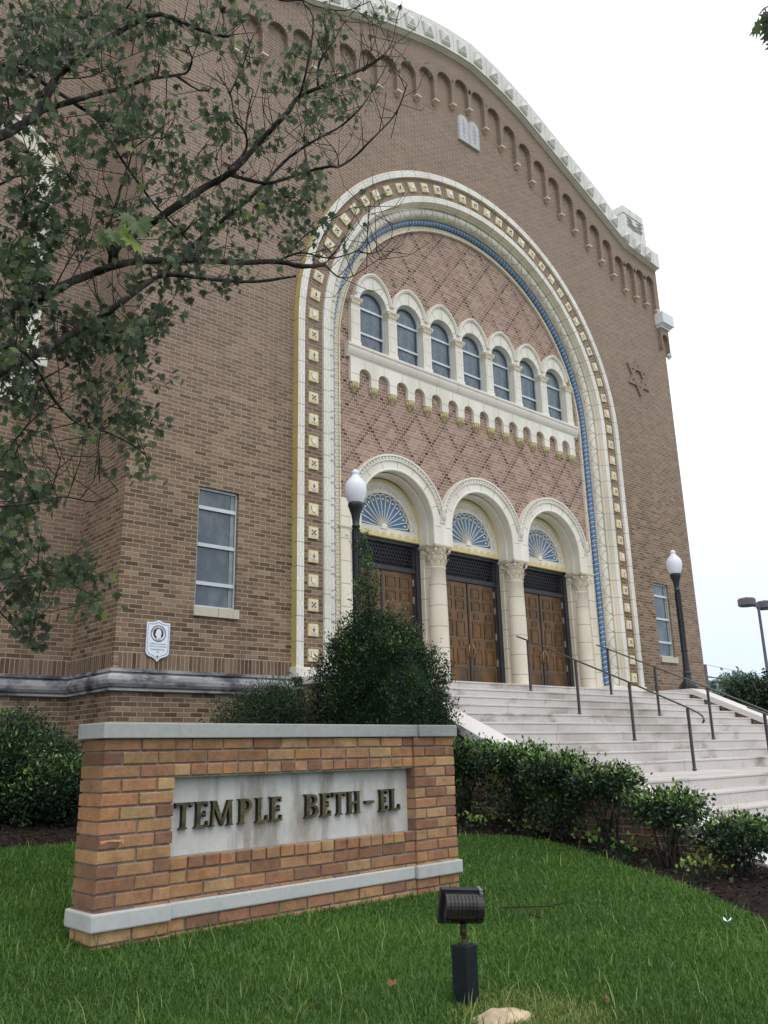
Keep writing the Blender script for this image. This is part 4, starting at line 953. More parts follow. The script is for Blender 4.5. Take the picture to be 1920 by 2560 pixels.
# ------------------------------------------------------------------ fast leaf / blade meshes
def np_mesh(name, verts, nper, faces_one, tint, mat, parent=None, smooth=False):
    """verts (N,nper,3); faces_one: list of tuples of equal length"""
    N = verts.shape[0]; fl = len(faces_one[0]); F = np.array(faces_one)
    faces = (np.arange(N)[:, None, None]*nper+F[None]).reshape(-1, fl)
    me = bpy.data.meshes.new(name); org = np.array(parent_org(parent)); v = (verts.reshape(-1, 3)-org).astype(np.float32)
    me.vertices.add(len(v)); me.vertices.foreach_set('co', v.ravel())
    me.loops.add(faces.size); me.loops.foreach_set('vertex_index', faces.ravel().astype(np.int32))
    me.polygons.add(len(faces)); me.polygons.foreach_set('loop_start', (np.arange(len(faces))*fl).astype(np.int32)); me.polygons.foreach_set('loop_total', np.full(len(faces), fl, np.int32))
    at_ = me.attributes.new('tint', 'FLOAT', 'POINT'); at_.data.foreach_set('value', np.repeat(tint, nper).astype(np.float32))
    me.materials.append(M[mat]); me.update(); me.validate()
    o = bpy.data.objects.new(name, me); COL.objects.link(o)
    if parent is not None: o.parent = parent
    return o
def frames(d, rng, up_bias=.6):
    """for leaf directions d (N,3) return side and normal vectors"""
    r = rng.normal(size=d.shape)*.6; r[:, 2] += up_bias
    s = np.cross(d, r); s /= np.linalg.norm(s, axis=1)[:, None]+1e-9; n = np.cross(s, d); return s, n
def small_leaves(name, pts, dirs, size, rng, mat, parent, tint, width=.42, fold=.15):
    N = len(pts); L = size*(.7+.6*rng.random(N)); d = dirs/(np.linalg.norm(dirs, axis=1)[:, None]+1e-9); s, n = frames(d, rng)
    L = L[:, None]; a = pts; b = pts+d*L*.5+s*L*width*.5+n*L*fold*.3; c = pts+d*L; e_ = pts+d*L*.5-s*L*width*.5+n*L*fold*.3
    return np_mesh(name, np.stack([a, b, c, e_], 1), 4, [(0, 1, 2), (0, 2, 3)], tint, mat, parent)
# grass
rng = np.random.default_rng(7)
def blades(name, n, ymax, hmin, hmax, wid, seed, tall=False):
    rng = np.random.default_rng(seed); P_ = []
    cnt = 0
    while cnt < n:
        px = rng.uniform(-60, 1980, 60000); py = rng.uniform(2060, 2660, 60000)
        # sample on the ground, denser where the eye is close; keep those inside the lawn
        d = _f[None]+((px-960)/FPX)[:, None]*_r-((py-1280)/FPX)[:, None]*_u
        t = -.93/np.minimum(d[:, 2], -.02); X = d[:, 0]*t; Y = d[:, 1]*t
        keep = np.array([in_lawn(x, y) for x, y in zip(X[:n], Y[:n])]); X = X[:n][keep]; Y = Y[:n][keep]
        P_.append(np.stack([X, Y], 1)); cnt += len(X)
    P_ = np.concatenate(P_)[:n]; P_ = P_+rng.normal(size=P_.shape)*.012
    Z = np.array([gz(x, y) for x, y in P_])+.008
    base = np.column_stack([P_, Z]); N = len(base); patch = np.sin(P_[:, 0]*2.1+1.3)*np.cos(P_[:, 1]*1.7)*.5+np.sin(P_[:, 0]*5.3+P_[:, 1]*4.1)*.25
    dist = np.linalg.norm(P_, axis=1); wsc = np.clip(dist/3.0, .8, 2.2)
    h = (hmin+(hmax-hmin)*rng.random(N)**2)*(1+.25*patch); a = rng.uniform(0, 2*PI, N); lean = h*(.25+.75*rng.random(N))
    dx, dy = np.cos(a)*lean, np.sin(a)*lean; b = a+PI/2+rng.normal(size=N)*.5; wv = (wid*wsc)[:, None]*np.column_stack([np.cos(b), np.sin(b), np.zeros(N)])
    mid = base+np.column_stack([dx*.35, dy*.35, h*.62]); tip = base+np.column_stack([dx, dy, h])
    v = np.stack([base-wv*.5, base+wv*.5, mid+wv*.4, tip, mid-wv*.4], 1)
    tint = np.clip(.42+.22*patch+rng.normal(size=N)*.16, 0, .84); dry = rng.random(N) < (.02 if not tall else .10); tint[dry] = .95
    dry2 = (np.hypot(P_[:, 0]-2.75, P_[:, 1]-2.30) < .20+.16*rng.random(N)) & (rng.random(N) < .5); tint[dry2] = .97
    # blend: two polys (quad split into tris)
    return np_mesh(name, v, 5, [(0, 1, 2), (0, 2, 4), (4, 2, 3)], tint, 'grass_blade')
g1 = blades('grass', 320000, 8, .012, .032, .0030, 3); g1['kind'] = 'stuff'; g1['label'] = 'short green lawn grass'; g1['category'] = 'grass'
g2 = blades('tall_grass', 5000, 8, .05, .12, .0032, 9, True); g2['kind'] = 'stuff'; g2['label'] = 'scattered longer grass blades'; g2['category'] = 'grass'
# mulch chips and litter
def chips():
    rng = np.random.default_rng(11); N = 26000; X = rng.uniform(1.0, 8.0, N); Y = rng.uniform(1.0, 10.0, N)
    ok = np.array([not in_poly(x-.04*math.sin(9*y), y-.04*math.cos(8*x), LE) for x, y in zip(X, Y)]); X, Y = X[ok], Y[ok]; N = len(X)
    Z = np.array([gz(x, y) for x, y in zip(X, Y)])+rng.uniform(0, .015, N); p = np.column_stack([X, Y, Z]); d = rng.normal(size=(N, 3)); d[:, 2] *= .25
    return small_leaves('bark_chips', p, d, .04, rng, 'chip', None, np.clip(rng.beta(1.4, 3, N), 0, 1), width=.35, fold=0)
c_ = chips(); c_['kind'] = 'stuff'; c_['label'] = 'dark bark mulch chips over the beds'; c_['category'] = 'mulch'
# ------------------------------------------------------------------ stairs
RI, TR = .143, .321
S = thing('stone_staircase', 'wide pale limestone staircase climbing to the bronze doors between sloped brick cheek walls', 'staircase', (12.88, 6.8, -.344))
rnd = random.Random(2)
def slab(name, x0, x1, y0, y1, z0, z1, n, par, mat='step', lab=None):
    mb = MB(); cuts = [x0]+sorted(x0+(x1-x0)*(i+rnd.uniform(.25, .75))/n for i in range(n-1))+[x1] if n > 1 else [x0, x1]
    for a, b in zip(cuts, cuts[1:]): mb.box(a+.003, b-.003, y0+.009, y1, z0, z1-.03); mb.box(a+.003, b-.003, y0, y1, z1-.03, z1)
    return mb.build(name, mat, par, bevel=.008, label=lab)
XL, XR = 8.5, 17.26
slab('platform', XL, XR, 9.65, 12.08, .93, 1.086, 4, S)
for k in range(1, 10): slab('step', XL, XR, 9.65-TR*k, 9.65-TR*(k-1)+.06, 1.086-RI*k-.17, 1.086-RI*k, rnd.choice((3, 4, 4, 5)), S)
slab('landing', 7.98, 17.78, 5.25, 6.85, -.52, -.353, 5, S)
for k in range(1, 12): slab('step', 7.98, 17.78, 5.25-TR*k, 5.25-TR*(k-1)+.06, -.353-RI*k-.17, -.353-RI*k, rnd.choice((4, 5)), S)
mb = MB(); pf = [(12.0, .93), (9.7, .93)]+[(9.70-TR*k, .92-RI*k) for k in range(1, 10)]+[(5.29, -.54)]+[(5.29-TR*k, -.54-RI*k) for k in range(1, 12)]+[(1.76, -2.5), (12.0, -2.5)]
mb.add([(XL+.02, y, z_) for y, z_ in pf]+[(XR-.02, y, z_) for y, z_ in pf], [tuple(range(len(pf)))]); mb.build('stair_core', 'step', S)
def cheek(x0, x1, brick_in, path, zbot):
    """path: (y, ztop) from the wall outwards; stone coping .5 wide over brick"""
    th = .13; c = MB(); b = MB(); n = len(path)
    for (ya, za), (yb, zb_) in zip(path, path[1:]):
        v = [(x0, ya, za-th), (x1, ya, za-th), (x1, ya, za), (x0, ya, za), (x0, yb, zb_-th), (x1, yb, zb_-th), (x1, yb, zb_), (x0, yb, zb_)]
        c.add(v, [(3, 2, 6, 7), (0, 3, 7, 4), (1, 5, 6, 2), (0, 4, 5, 1)])
        q0, q1 = x0+.04, x1-.035
        v = [(q0, ya, zbot), (q1, ya, zbot), (q1, ya, za-th), (q0, ya, za-th), (q0, yb, zbot), (q1, yb, zbot), (q1, yb, zb_-th), (q0, yb, zb_-th)]
        b.add(v, [(0, 3, 7, 4), (1, 5, 6, 2), (0, 1, 2, 3), (4, 7, 6, 5)])
    ya, za = path[0]; yb, zb_ = path[-1]
    c.add([(x0, yb, zb_-th), (x1, yb, zb_-th), (x1, yb, zb_), (x0, yb, zb_)], [(0, 1, 2, 3)])
    return c, b
for sx, (a0, a1), (b0, b1) in ((-1, (8.0, 8.5), (7.48, 7.98)), (1, (17.26, 17.76), (17.78, 18.28))):
    up = [(11.06, 1.18), (9.60, 1.18), (6.40, 1.18-.449*3.2), (6.60, -.40)]
    c, b = cheek(a0, a1, 0, up[:3], -1.6); lab = 'left' if sx < 0 else 'right'
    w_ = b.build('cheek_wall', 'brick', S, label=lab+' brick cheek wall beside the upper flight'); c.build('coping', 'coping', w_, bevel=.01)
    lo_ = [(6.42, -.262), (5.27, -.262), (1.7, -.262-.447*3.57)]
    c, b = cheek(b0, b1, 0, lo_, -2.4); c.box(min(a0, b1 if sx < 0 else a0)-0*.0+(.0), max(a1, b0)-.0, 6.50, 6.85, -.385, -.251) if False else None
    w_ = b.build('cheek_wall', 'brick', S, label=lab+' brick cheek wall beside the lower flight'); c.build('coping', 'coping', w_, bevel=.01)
# ------------------------------------------------------------------ handrails
def handrail(x, ys, z_at, start, end, lab, rise=.867):
    base = (x, ys[0], z_at(ys[0])); H = thing('handrail', lab, 'handrail', base, 'dark metal handrails on the stairs')
    pts = [(x, start[0], start[1])]+[(x, y, z_at(y)+rise) for y in ys]+[(x, *e_) for e_ in end]
    mb = MB()
    for (a, b) in zip(pts, pts[1:]):
        a, b = Vector(a), Vector(b); o = len(mb.v)
        for p in (a, b):
            mb.v += [(x-.024, p.y, p.z+.0), (x+.024, p.y, p.z+.0), (x+.020, p.y, p.z+.022), (x-.020, p.y, p.z+.022)]
        for f_ in ((0, 1, 5, 4), (1, 2, 6, 5), (2, 3, 7, 6), (3, 0, 4, 7), (0, 3, 2, 1), (4, 5, 6, 7)): mb.f.append(tuple(o+i for i in f_)); mb.uv.append(None); mb.mi.append(0); mb.sm.append(False)
    mb.build('rail', 'rail', H)
    for y in ys:
        p = MB(); zb_ = z_at(y); p.box(x-.017, x+.017, y-.017, y+.017, zb_-.01, zb_+rise); p.lathe([(.034, 0), (.034, .02), (.024, .035)], c=(x, y, zb_), n=12); p.build('post', 'rail', H)
def zup(y):
    k = max(0, math.ceil((9.65-y)/TR-1e-6)); k = min(k, 10); return 1.086-RI*k
def zlo(y):
    k = max(0, math.ceil((5.25-y)/TR-1e-6)); return -.353-RI*k
for x, lab in ((11.65, 'long dark handrail sloping down the upper flight in front of the middle doors'), (14.03, 'long dark handrail sloping down the upper flight in front of the right hand column')):
    handrail(x, [9.45, 8.48, 7.51, 6.58], zup, (9.68, 1.905), [(6.42, .44), (6.36, .39), (6.345, .33), (6.37, .30)], lab)
handrail(11.65, [5.46, 4.5, 3.54, 2.6], zlo, (5.68, .48), [(2.4, -.50)], 'handrail of the lower flight entering at the right edge of the photo', rise=.74)
# ------------------------------------------------------------------ lamp posts
def lamp_post(loc, lab):
    L = thing('street_lamp', lab, 'street lamp', loc, 'globe lamps on the stair cheek walls'); x, y, z_ = loc
    b = MB(); b.lathe([(.21, 0), (.21, .07), (.175, .085), (.165, .12), (.14, .14), (.10, .20), (.085, .30), (.092, .33), (.098, .35), (.092, .37), (.078, .39), (.070, .60), (.066, .82), (.082, .835), (.084, .855), (.066, .865), (.062, .88)], c=loc, n=12, smooth=False); b.build('base', 'black', L)
    s = MB(); s.lathe([(.060, .86), (.056, 1.5), (.050, 2.10), (.050, 2.18), (.066, 2.19), (.068, 2.215), (.054, 2.225), (.058, 2.30), (.075, 2.40), (.105, 2.49), (.122, 2.53), (.124, 2.56), (.115, 2.585)], c=loc, n=20)
    for k in range(12):
        t = 2*PI*k/12; o = len(s.v); s.box(-.006, .006, -.004, .004, .88, 2.16); s.xform(Matrix.Translation(loc) @ Matrix.Rotation(t, 4, 'Z') @ Matrix.Translation((0, .056, 0)) @ Matrix.Rotation(-.0035, 4, 'X'), o)
    s.build('shaft', 'black', L)
    g = MB(); g.lathe([(.105, 2.575), (.135, 2.63), (.162, 2.71), (.174, 2.79), (.170, 2.86), (.148, 2.92), (.118, 2.955), (.112, 2.965), (.112, 2.975), (.085, 2.995), (.055, 3.03), (.050, 3.05), (.058, 3.065), (.060, 3.085), (.050, 3.105), (.030, 3.13), (.005, 3.145)], c=loc, n=28); g.build('globe', 'globe', L)
    return L
lamp_post((8.10, 9.80, 1.18), 'black globe lamp left of the doors rising behind the tall evergreen bush')
lamp_post((17.50, 9.80, 1.18), 'black globe lamp standing on the right hand stair pedestal near the brick corner')
# ------------------------------------------------------------------ monument sign (built in its own axes: s along the face, n into the ground behind, z)
SG = thing('monument_sign', 'low orange brick sign wall with grey stone cap and panel reading TEMPLE BETH-EL', 'sign', (1.85, 4.312, 0), rz=R(2.4), local=True)
rs = random.Random(21)
X0_, W_, D_, ZT, ZB = .034, 2.695, .255, .095, -1.02
SB = [srgb(*c) for c in ((168, 126, 90), (174, 134, 94), (162, 120, 86), (152, 110, 82), (178, 144, 102), (142, 104, 78), (172, 124, 86), (168, 134, 96), (134, 99, 77), (170, 130, 92), (160, 120, 86))]
bv, bf, bc = [], [], []
def brick(x0, x1, y0, y1, z0, z1, col=None):
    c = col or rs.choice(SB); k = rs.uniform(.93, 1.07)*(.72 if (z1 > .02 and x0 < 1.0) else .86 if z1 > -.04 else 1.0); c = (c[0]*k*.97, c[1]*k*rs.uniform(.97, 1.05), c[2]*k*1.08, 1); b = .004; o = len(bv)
    j = lambda: rs.uniform(-.0015, .0015)
    y0 += rs.uniform(-.003, .002)
    P_ = [(x0, y0+b, z0), (x1, y0+b, z0), (x1, y0+b, z1), (x0, y0+b, z1), (x0+b, y0, z0+b), (x1-b, y0, z0+b), (x1-b, y0, z1-b), (x0+b, y0, z1-b), (x0, y1, z0), (x1, y1, z0), (x1, y1, z1), (x0, y1, z1)]
    for p in P_: bv.append((p[0]+j(), p[1], p[2]+j())); bc.append(c)
    for f_ in ((4, 5, 6, 7), (0, 1, 5, 4), (1, 2, 6, 5), (2, 3, 7, 6), (3, 0, 4, 7), (0, 3, 11, 8), (1, 9, 10, 2), (3, 2, 10, 11), (0, 8, 9, 1), (8, 11, 10, 9)): bf.append(tuple(o+i for i in f_))
H_, MJ = .0677, .010
def course(zt, x0, x1, y0, y1, off, unit=.205, endcap=False):
    x = x0-off
    while x < x1-.02:
        a, b = max(x, x0), min(x+unit, x1)
        if b-a > .03: brick(a+(MJ/2 if a > x0 else 0), b-(MJ/2 if b < x1 else 0), y0, y1, zt-H_+MJ, zt)
        x += unit
PL, PR = .445, 2.29       # inner edges of the piers
setb = .014
zt = ZT; nrow = 0
while zt > ZB:
    if -.725 > zt > -.80: zt = -.813; nrow += 1; continue   # the stone band
    off = .1025 if nrow % 2 else 0.0
    inpanel = 3 <= nrow <= 8
    hdr = nrow in (2, 9)
    below = zt < -.80
    course(zt, X0_, PL, 0, D_, off, endcap=True); course(zt, PR, W_, 0, D_, off if not below else off)
    if not inpanel:
        if hdr: course(zt, PL+.002, PR-.002, setb-(.006 if nrow == 9 else 0), D_-.02, 0, unit=(PR-PL)/18)
        else: course(zt, PL+.002, PR-.002, setb, D_-.02, .1025-off)
    zt -= H_; nrow += 1
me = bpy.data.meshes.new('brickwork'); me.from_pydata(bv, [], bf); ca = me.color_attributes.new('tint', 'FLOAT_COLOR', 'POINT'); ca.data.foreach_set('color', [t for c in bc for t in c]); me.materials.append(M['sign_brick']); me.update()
ob = bpy.data.objects.new('brickwork', me); COL.objects.link(ob); ob.parent = SG
mo = MB(); mo.box(X0_+.010, PL-.010, .011, D_-.010, ZB, ZT-.001); mo.box(PR+.010, W_-.010, .011, D_-.008, ZB, ZT-.001)
mo.box(PL-.006, PR+.006, setb+.010, D_-.028, -.108, ZT-.001); mo.box(PL-.006, PR+.006, setb+.010, D_-.028, ZB, -.512); mo.box(PL-.006, PR+.006, .11, D_-.028, -.512, -.108)
mo.build('mortar', 'mortar', SG, org=(0, 0, 0))
cp = MB(); cp.box(.014, .448, -.02, D_+.03, .098, .178); cp.box(.4505, 2.33-.003, -.004, D_+.01, .098, .178); cp.box(2.33, W_+.022, -.02, D_+.03, .098, .178)
cp.build('cap_stone', 'sign_stone', SG, org=(0, 0, 0), bevel=.006)
cp = MB(); cp.box(.012, .448, -.022, D_+.03, -.812, -.727); cp.box(.4505, PR-.02, .002, D_-.01, -.808, -.729); cp.box(PR-.015, W_+.024, -.022, D_+.03, -.812, -.727)
cp.build('band_stone', 'sign_band', SG, org=(0, 0, 0), bevel=.009)
pn = MB(); pn.box(PL-.004, PR+.004, .085, .12, -.512, -.108); pn.build('stone_panel', 'panel_stone', SG, org=(0, 0, 0))
# chipped bricks
ch = MB(); ch.add([(.036, -.0045, -.395), (.10, -.0045, -.392), (.165, -.0045, -.397), (.17, -.0045, -.425), (.15, -.0045, -.408), (.11, -.0045, -.404), (.075, -.0045, -.402), (.045, -.0045, -.414)], [tuple(range(8))]); M['chip_face'] = plain('fresh_brick_chip', srgb(214, 158, 112), .95, .1, var=.15, scale=40, bump=.5)
ch.build('chipped_spot', 'chip_face', SG, org=(0, 0, 0))
# serif letters, unit height 1, extruded
def L_T(w): return [[(0, 1), (w, 1), (w-.02, .80), (w-.06, .80), (w-.10, .91), (w/2+.09, .91), (w/2+.09, .09), (w/2+.2, .0), (w/2-.2, 0), (w/2-.09, .09), (w/2-.09, .91), (.10, .91), (.06, .80), (.02, .80)]]
def L_E(w): return [[(0, 0), (w, 0), (w, .24), (w-.05, .24), (w-.10, .09), (.27, .09), (.27, .47), (w-.2, .47), (w-.17, .40), (w-.12, .40), (w-.12, .64), (w-.17, .64), (w-.2, .56), (.27, .56), (.27, .91), (w-.13, .91), (w-.08, .78), (w-.03, .78), (w-.03, 1), (0, 1), (.09, .92), (.09, .08)]]
def L_L(w): return [[(0, 0), (w, 0), (w, .27), (w-.05, .27), (w-.11, .09), (.27, .09), (.27, .92), (.36, 1), (0, 1), (.09, .92), (.09, .08)]]
def L_M(w): return [[(0, 0), (.26, 0), (.17, .08), (.20, .72), (w/2-.02, .0), (w/2+.06, .0), (w-.25, .74), (w-.22, .08), (w-.32, 0), (w, 0), (w-.06, .08), (w-.10, .92), (w-.02, 1), (w-.27, 1), (w/2+.03, .26), (.30, 1), (.04, 1), (.12, .92), (.08, .08)]]
def L_P(w):
    bowl = [(w-.28+.28*math.cos(t), .735+.265*math.sin(t)) for t in np.linspace(PI/2, -PI/2, 11)]
    ib = [(w-.30+.15*math.cos(t), .735+.17*math.sin(t)) for t in np.linspace(PI/2, -PI/2, 9)]
    return [[(0, 1)]+bowl+[(.27, .47), (.27, .08), (.38, 0), (0, 0), (.09, .08), (.09, .92)], [(.27, .905)]+ib+[(.27, .565)]]
def L_B(w):
    b1 = [(w-.34+.27*math.cos(t), .77+.23*math.sin(t)) for t in np.linspace(PI/2, -PI/2*.8, 9)]; b2 = [(w-.30+.30*math.cos(t), .27+.27*math.sin(t)) for t in np.linspace(PI/2*.8, -PI/2, 10)]
    i1 = [(w-.38+.14*math.cos(t), .75+.15*math.sin(t)) for t in np.linspace(PI/2, -PI/2, 7)]; i2 = [(w-.36+.16*math.cos(t), .28+.18*math.sin(t)) for t in np.linspace(PI/2, -PI/2, 7)]
    return [[(0, 1)]+b1+b2+[(0, 0), (.09, .08), (.09, .92)], [(.27, .90)]+i1+[(.27, .60)], [(.27, .46)]+i2+[(.27, .10)]]
def L_H(w): return [[(0, 0), (.34, 0), (.26, .08), (.26, .46), (w-.26, .46), (w-.26, .08), (w-.34, 0), (w, 0), (w-.08, .08), (w-.08, .92), (w, 1), (w-.34, 1), (w-.26, .92), (w-.26, .55), (.26, .55), (.26, .92), (.34, 1), (0, 1), (.08, .92), (.08, .08)]]
def L_D(w): return [[(0, 0), (w, 0), (w, .12), (0, .12)]]
hh = .136
for nm, fn, s0, s1, z0_ in (('T', L_T, .482, .589, -.378), ('E', L_E, .603, .69, -.378), ('M', L_M, .702, .857, -.378), ('P', L_P, .89, .982, -.377), ('L', L_L, 1.011, 1.097, -.377), ('E', L_E, 1.11, 1.199, -.377), ('B', L_B, 1.374, 1.481, -.375), ('E', L_E, 1.499, 1.581, -.375), ('T', L_T, 1.598, 1.708, -.374), ('H', L_H, 1.718, 1.832, -.374), ('-', L_D, 1.875, 1.952, -.318), ('E', L_E, 1.999, 2.078, -.374), ('L', L_L, 2.097, 2.190, -.374)):
    w_ = (s1-s0)/hh; rings_ = [[(s0+.01+p[0]*hh, z0_+p[1]*hh) for p in r_] for r_ in fn(w_)]
    mb = MB(); mb.prism_xz(rings_[0], .058, .085, 0, holes=rings_[1:], side_mi=1); mb.build('letter', ['letter', 'letter_edge'], SG, org=(0, 0, 0))
# ------------------------------------------------------------------ floodlight on its post
FL = thing('floodlight', 'small black floodlight on a square post stuck in the lawn before the sign', 'floodlight', (2.665, 2.585, gz(2.665, 2.585)-.02), rz=R(-30), local=True)
mb = MB(); o = 0; mb.box(-.037, .037, -.037, .037, 0, .245); mb.xform(Matrix.Rotation(R(38), 4, 'Z')); M['post_black'] = plain('black_green_post', srgb(16, 26, 32), .6, .35, var=.2); mb.build('post', 'post_black', FL, org=(0, 0, 0), bevel=.004)
mb = MB(); mb.lathe([(.02, .245), (.02, .25), (.009, .252), (.009, .275), (.014, .278), (.014, .30), (.008, .305)], n=10); mb.box(-.009, .009, -.012, .014, .272, .32); mb.build('knuckle', 'steel_dark', FL, org=(0, 0, 0)) if False else mb.build('knuckle', 'bronze_edge', FL, org=(0, 0, 0))
tilt = Matrix.Translation((0, -.01, .375)) @ Matrix.Rotation(R(14), 4, 'X') @ Matrix.Rotation(R(4), 4, 'Y')
mb = MB(); mb.box(-.092, .092, .02, .034, -.068, .068); mb.box(-.092, .092, .034, .046, -.068, -.056); mb.box(-.092, .092, .034, .046, .056, .068); mb.box(-.092, -.080, .034, .046, -.056, .056); mb.box(.080, .092, .034, .046, -.056, .056)
mb.xform(tilt); hd = mb.build('frame', 'black', FL, org=(0, 0, 0), bevel=.002)
mb = MB(); n = 14; vs = []; prof_ = [(.02+0-.058*math.sin(PI*i/n)**.8, .056*math.cos(PI*i/n)) for i in range(n+1)]
for x in (-.078, .078): vs += [(x, y, z_) for y, z_ in prof_]
mb.add(vs, [(i, i+1, n+2+i, n+1+i) for i in range(n)]+[tuple(range(n+1)), tuple(range(2*n+1, n, -1))], smooth=False)
for k in range(8):
    x = -.060+.0155*k; pr2 = [(.02-.064*math.sin(PI*i/n)**.8, .060*math.cos(PI*i/n)) for i in range(1, 9)]
    vs = []; 
    for xx in (x-.0012, x+.0012): vs += [(xx, y, z_) for y, z_ in pr2]
    m_ = len(pr2); mb.add(vs, [(i, i+1, m_+i+1, m_+i) for i in range(m_-1)]+[tuple(range(m_)), tuple(range(2*m_-1, m_-1, -1))])
for x in (-.07, .062): mb.box(x-.012, x+.012, -.045, -.015, -.020, -.004); mb.box(x-.012, x+.012, -.045, -.02, -.034, -.026)
mb.xform(tilt); M['housing'] = plain('glossy_brown_black', srgb(44, 40, 42), .28, .6, .2, var=.35, scale=25); mb.build('housing', 'housing', FL, org=(0, 0, 0))
mb = MB(); mb.box(-.079, .079, .036, .040, -.055, .055); mb.xform(tilt); mb.build('lens', 'glass', FL, org=(0, 0, 0))
mb = MB(); mb.box(.066, .078, .006, .050, .060, .071); mb.box(.066, .078, -.006, .008, .042, .064); mb.xform(tilt); mb.build('clip', 'steel', FL, org=(0, 0, 0))
# ------------------------------------------------------------------ wall plaque
PQ = thing('historical_plaque', 'small white shield shaped plaque with a maroon round seal on the brick wall', 'plaque', (5.575, 11.22, 1.303))
cx = 5.578
def shield(s, dz=0):
    w2 = .178*s; top = 1.858-(1-s)*.26+dz; bot = 1.40+(1-s)*.20
    L = [(cx, 1.303+(1-s)*.30), (cx+.03*s, 1.335+(1-s)*.27), (cx+.075*s, 1.362+(1-s)*.24), (cx+.13*s, 1.378+(1-s)*.22), (cx+.165*s, 1.405+(1-s)*.2), (cx+w2, 1.44+(1-s)*.18), (cx+w2, top), (cx+.09*s, top+.003), (cx+.04*s, top+.016), (cx, top+.036*s)]
    return L+[(2*cx-x, z_) for x, z_ in L[-2:0:-1]]
mb = MB(); mb.prism_xz(shield(1.0), YW-.03, YW-.012); pq = mb.build('plate', 'plaque_white', PQ)
mb = MB(); mb.prism_xz(shield(.90), YW-.0315, YW-.0305, holes=[shield(.875)]); d_ = .02
mb.prism_xz([(cx, 1.375-d_), (cx+d_*.9, 1.375), (cx, 1.375+d_), (cx-d_*.9, 1.375)], YW-.0315, YW-.0305); mb.build('border_line', 'plaque_blue', PQ)
cz = 1.70; cpts = lambda r, n=32: [(cx+r*math.cos(2*PI*i/n), cz+r*1.0*math.sin(2*PI*i/n)) for i in range(n)]
mb = MB(); mb.prism_xz(cpts(.118), YW-.0318, YW-.0305, holes=[cpts(.107)])
head = [(-.025, -.078), (-.028, -.045), (-.030, -.035), (-.042, -.036), (-.046, -.024), (-.043, -.014), (-.050, -.006), (-.040, .012), (-.036, .030), (-.022, .060), (.0, .068), (.026, .064), (.042, .040), (.048, .010), (.052, -.004), (.044, -.016), (.040, -.034), (.046, -.050), (.044, -.066)]
mb.prism_xz(cpts(.080), YW-.0318, YW-.0305, holes=[[(cx+x, cz+z_) for x, z_ in head]])
text_mb(mb, 'JEFFERSON COUNTY', .026, (cx, cz), YW-.0318, arc=(.084, PI/2, 1)); text_mb(mb, 'ALABAMA', .026, (cx, cz), YW-.0318, arc=(.106, -PI/2, -1))
mb.build('seal', 'plaque_maroon', PQ)
mb = MB(); text_mb(mb, 'Jefferson County', .036, (cx, 1.542), YW-.0315, shear=.35); text_mb(mb, 'Historical Commission', .029, (cx, 1.508), YW-.0315, shear=.35); text_mb(mb, 'TEMPLE BETH-EL', .030, (cx, 1.462), YW-.0315); text_mb(mb, '1977', .026, (cx, 1.425), YW-.0315)
mb.build('lettering', 'plaque_blue', PQ)
# exit sign glowing inside the left doorway
EX = thing('exit_sign', 'green lit exit sign glowing behind the left transom grille', 'exit sign', (10.26, 12.5, 3.68))
mb = MB(); mb.box(10.02, 10.52, 12.5, 12.55, 3.68, 3.95); mb.build('casing', 'interior', EX)
mb = MB(); text_mb(mb, 'EXIT', .21, (10.27, 3.745), 12.495); mb.build('lettering', 'exit', EX)
# rock, soil hole, litter
def lump(name, x, y, rx, ry, h, mat, seed, label, cat, dz=0.0):
    r_ = random.Random(seed); mb = MB(); n = 14; vs = [(x, y, gz(x, y)+h+dz)]
    for j in range(1, 5):
        for k in range(n):
            t = 2*PI*k/n; f_ = j/4; q = 1+.16*math.sin(3*t+seed)+r_.uniform(-.06, .06); vs.append((x+rx*f_*q*math.cos(t), y+ry*f_*q*math.sin(t), gz(x, y)+h*(1-f_**2.2)+dz+r_.uniform(-.006, .006)-(.02 if j == 4 else 0)))
    fs = [(0, 1+k, 1+(k+1) % n) for k in range(n)]+[(1+(j-1)*n+k, 1+j*n+k, 1+j*n+(k+1) % n, 1+(j-1)*n+(k+1) % n) for j in range(1, 4) for k in range(n)]
    mb.add(vs, fs, smooth=True); o = mb.build(name, mat, None, org=(x, y, gz(x, y))); tag(o, label, cat); return o
lump('rock', 2.60, 2.36, .16, .10, .05, 'rock', 3, 'flat pale tan stone lying in the grass below the floodlight', 'rock')
lump('soil_patch', 2.17, 2.90, .085, .06, .022, 'soil', 5, 'small dark mound of bare soil in the lawn', 'soil')
def scrap(name, x, y, mat, s, lab, cat, seed):
    r_ = random.Random(seed); mb = MB(); z_ = gz(x, y)+.045
    for k in range(3):
        a = r_.uniform(0, 2*PI); mb.add([(x, y, z_), (x+s*math.cos(a), y+s*math.sin(a), z_+.01), (x+s*1.3*math.cos(a+.5), y+s*1.3*math.sin(a+.5), z_+.022), (x+s*math.cos(a+1), y+s*math.sin(a+1), z_+.006)], [(0, 1, 2, 3)])
    tag(mb.build(name, mat, None, org=(x, y, z_)), lab, cat)
scrap('paper_scrap', 4.80, 2.62, 'plaque_white', .020, 'tiny white scrap of paper in the grass at right', 'litter', 1)
M['dead_leaf'] = plain('dead_leaf', srgb(122, 92, 66), .9, .1)
scrap('fallen_leaf', 2.51, 2.86, 'dead_leaf', .03, 'brown fallen leaf in the lawn beside the soil mound', 'leaf', 2); scrap('fallen_leaf', 3.02, 2.17, 'dead_leaf', .022, 'brown fallen leaf in the grass right of the floodlight', 'leaf', 4)
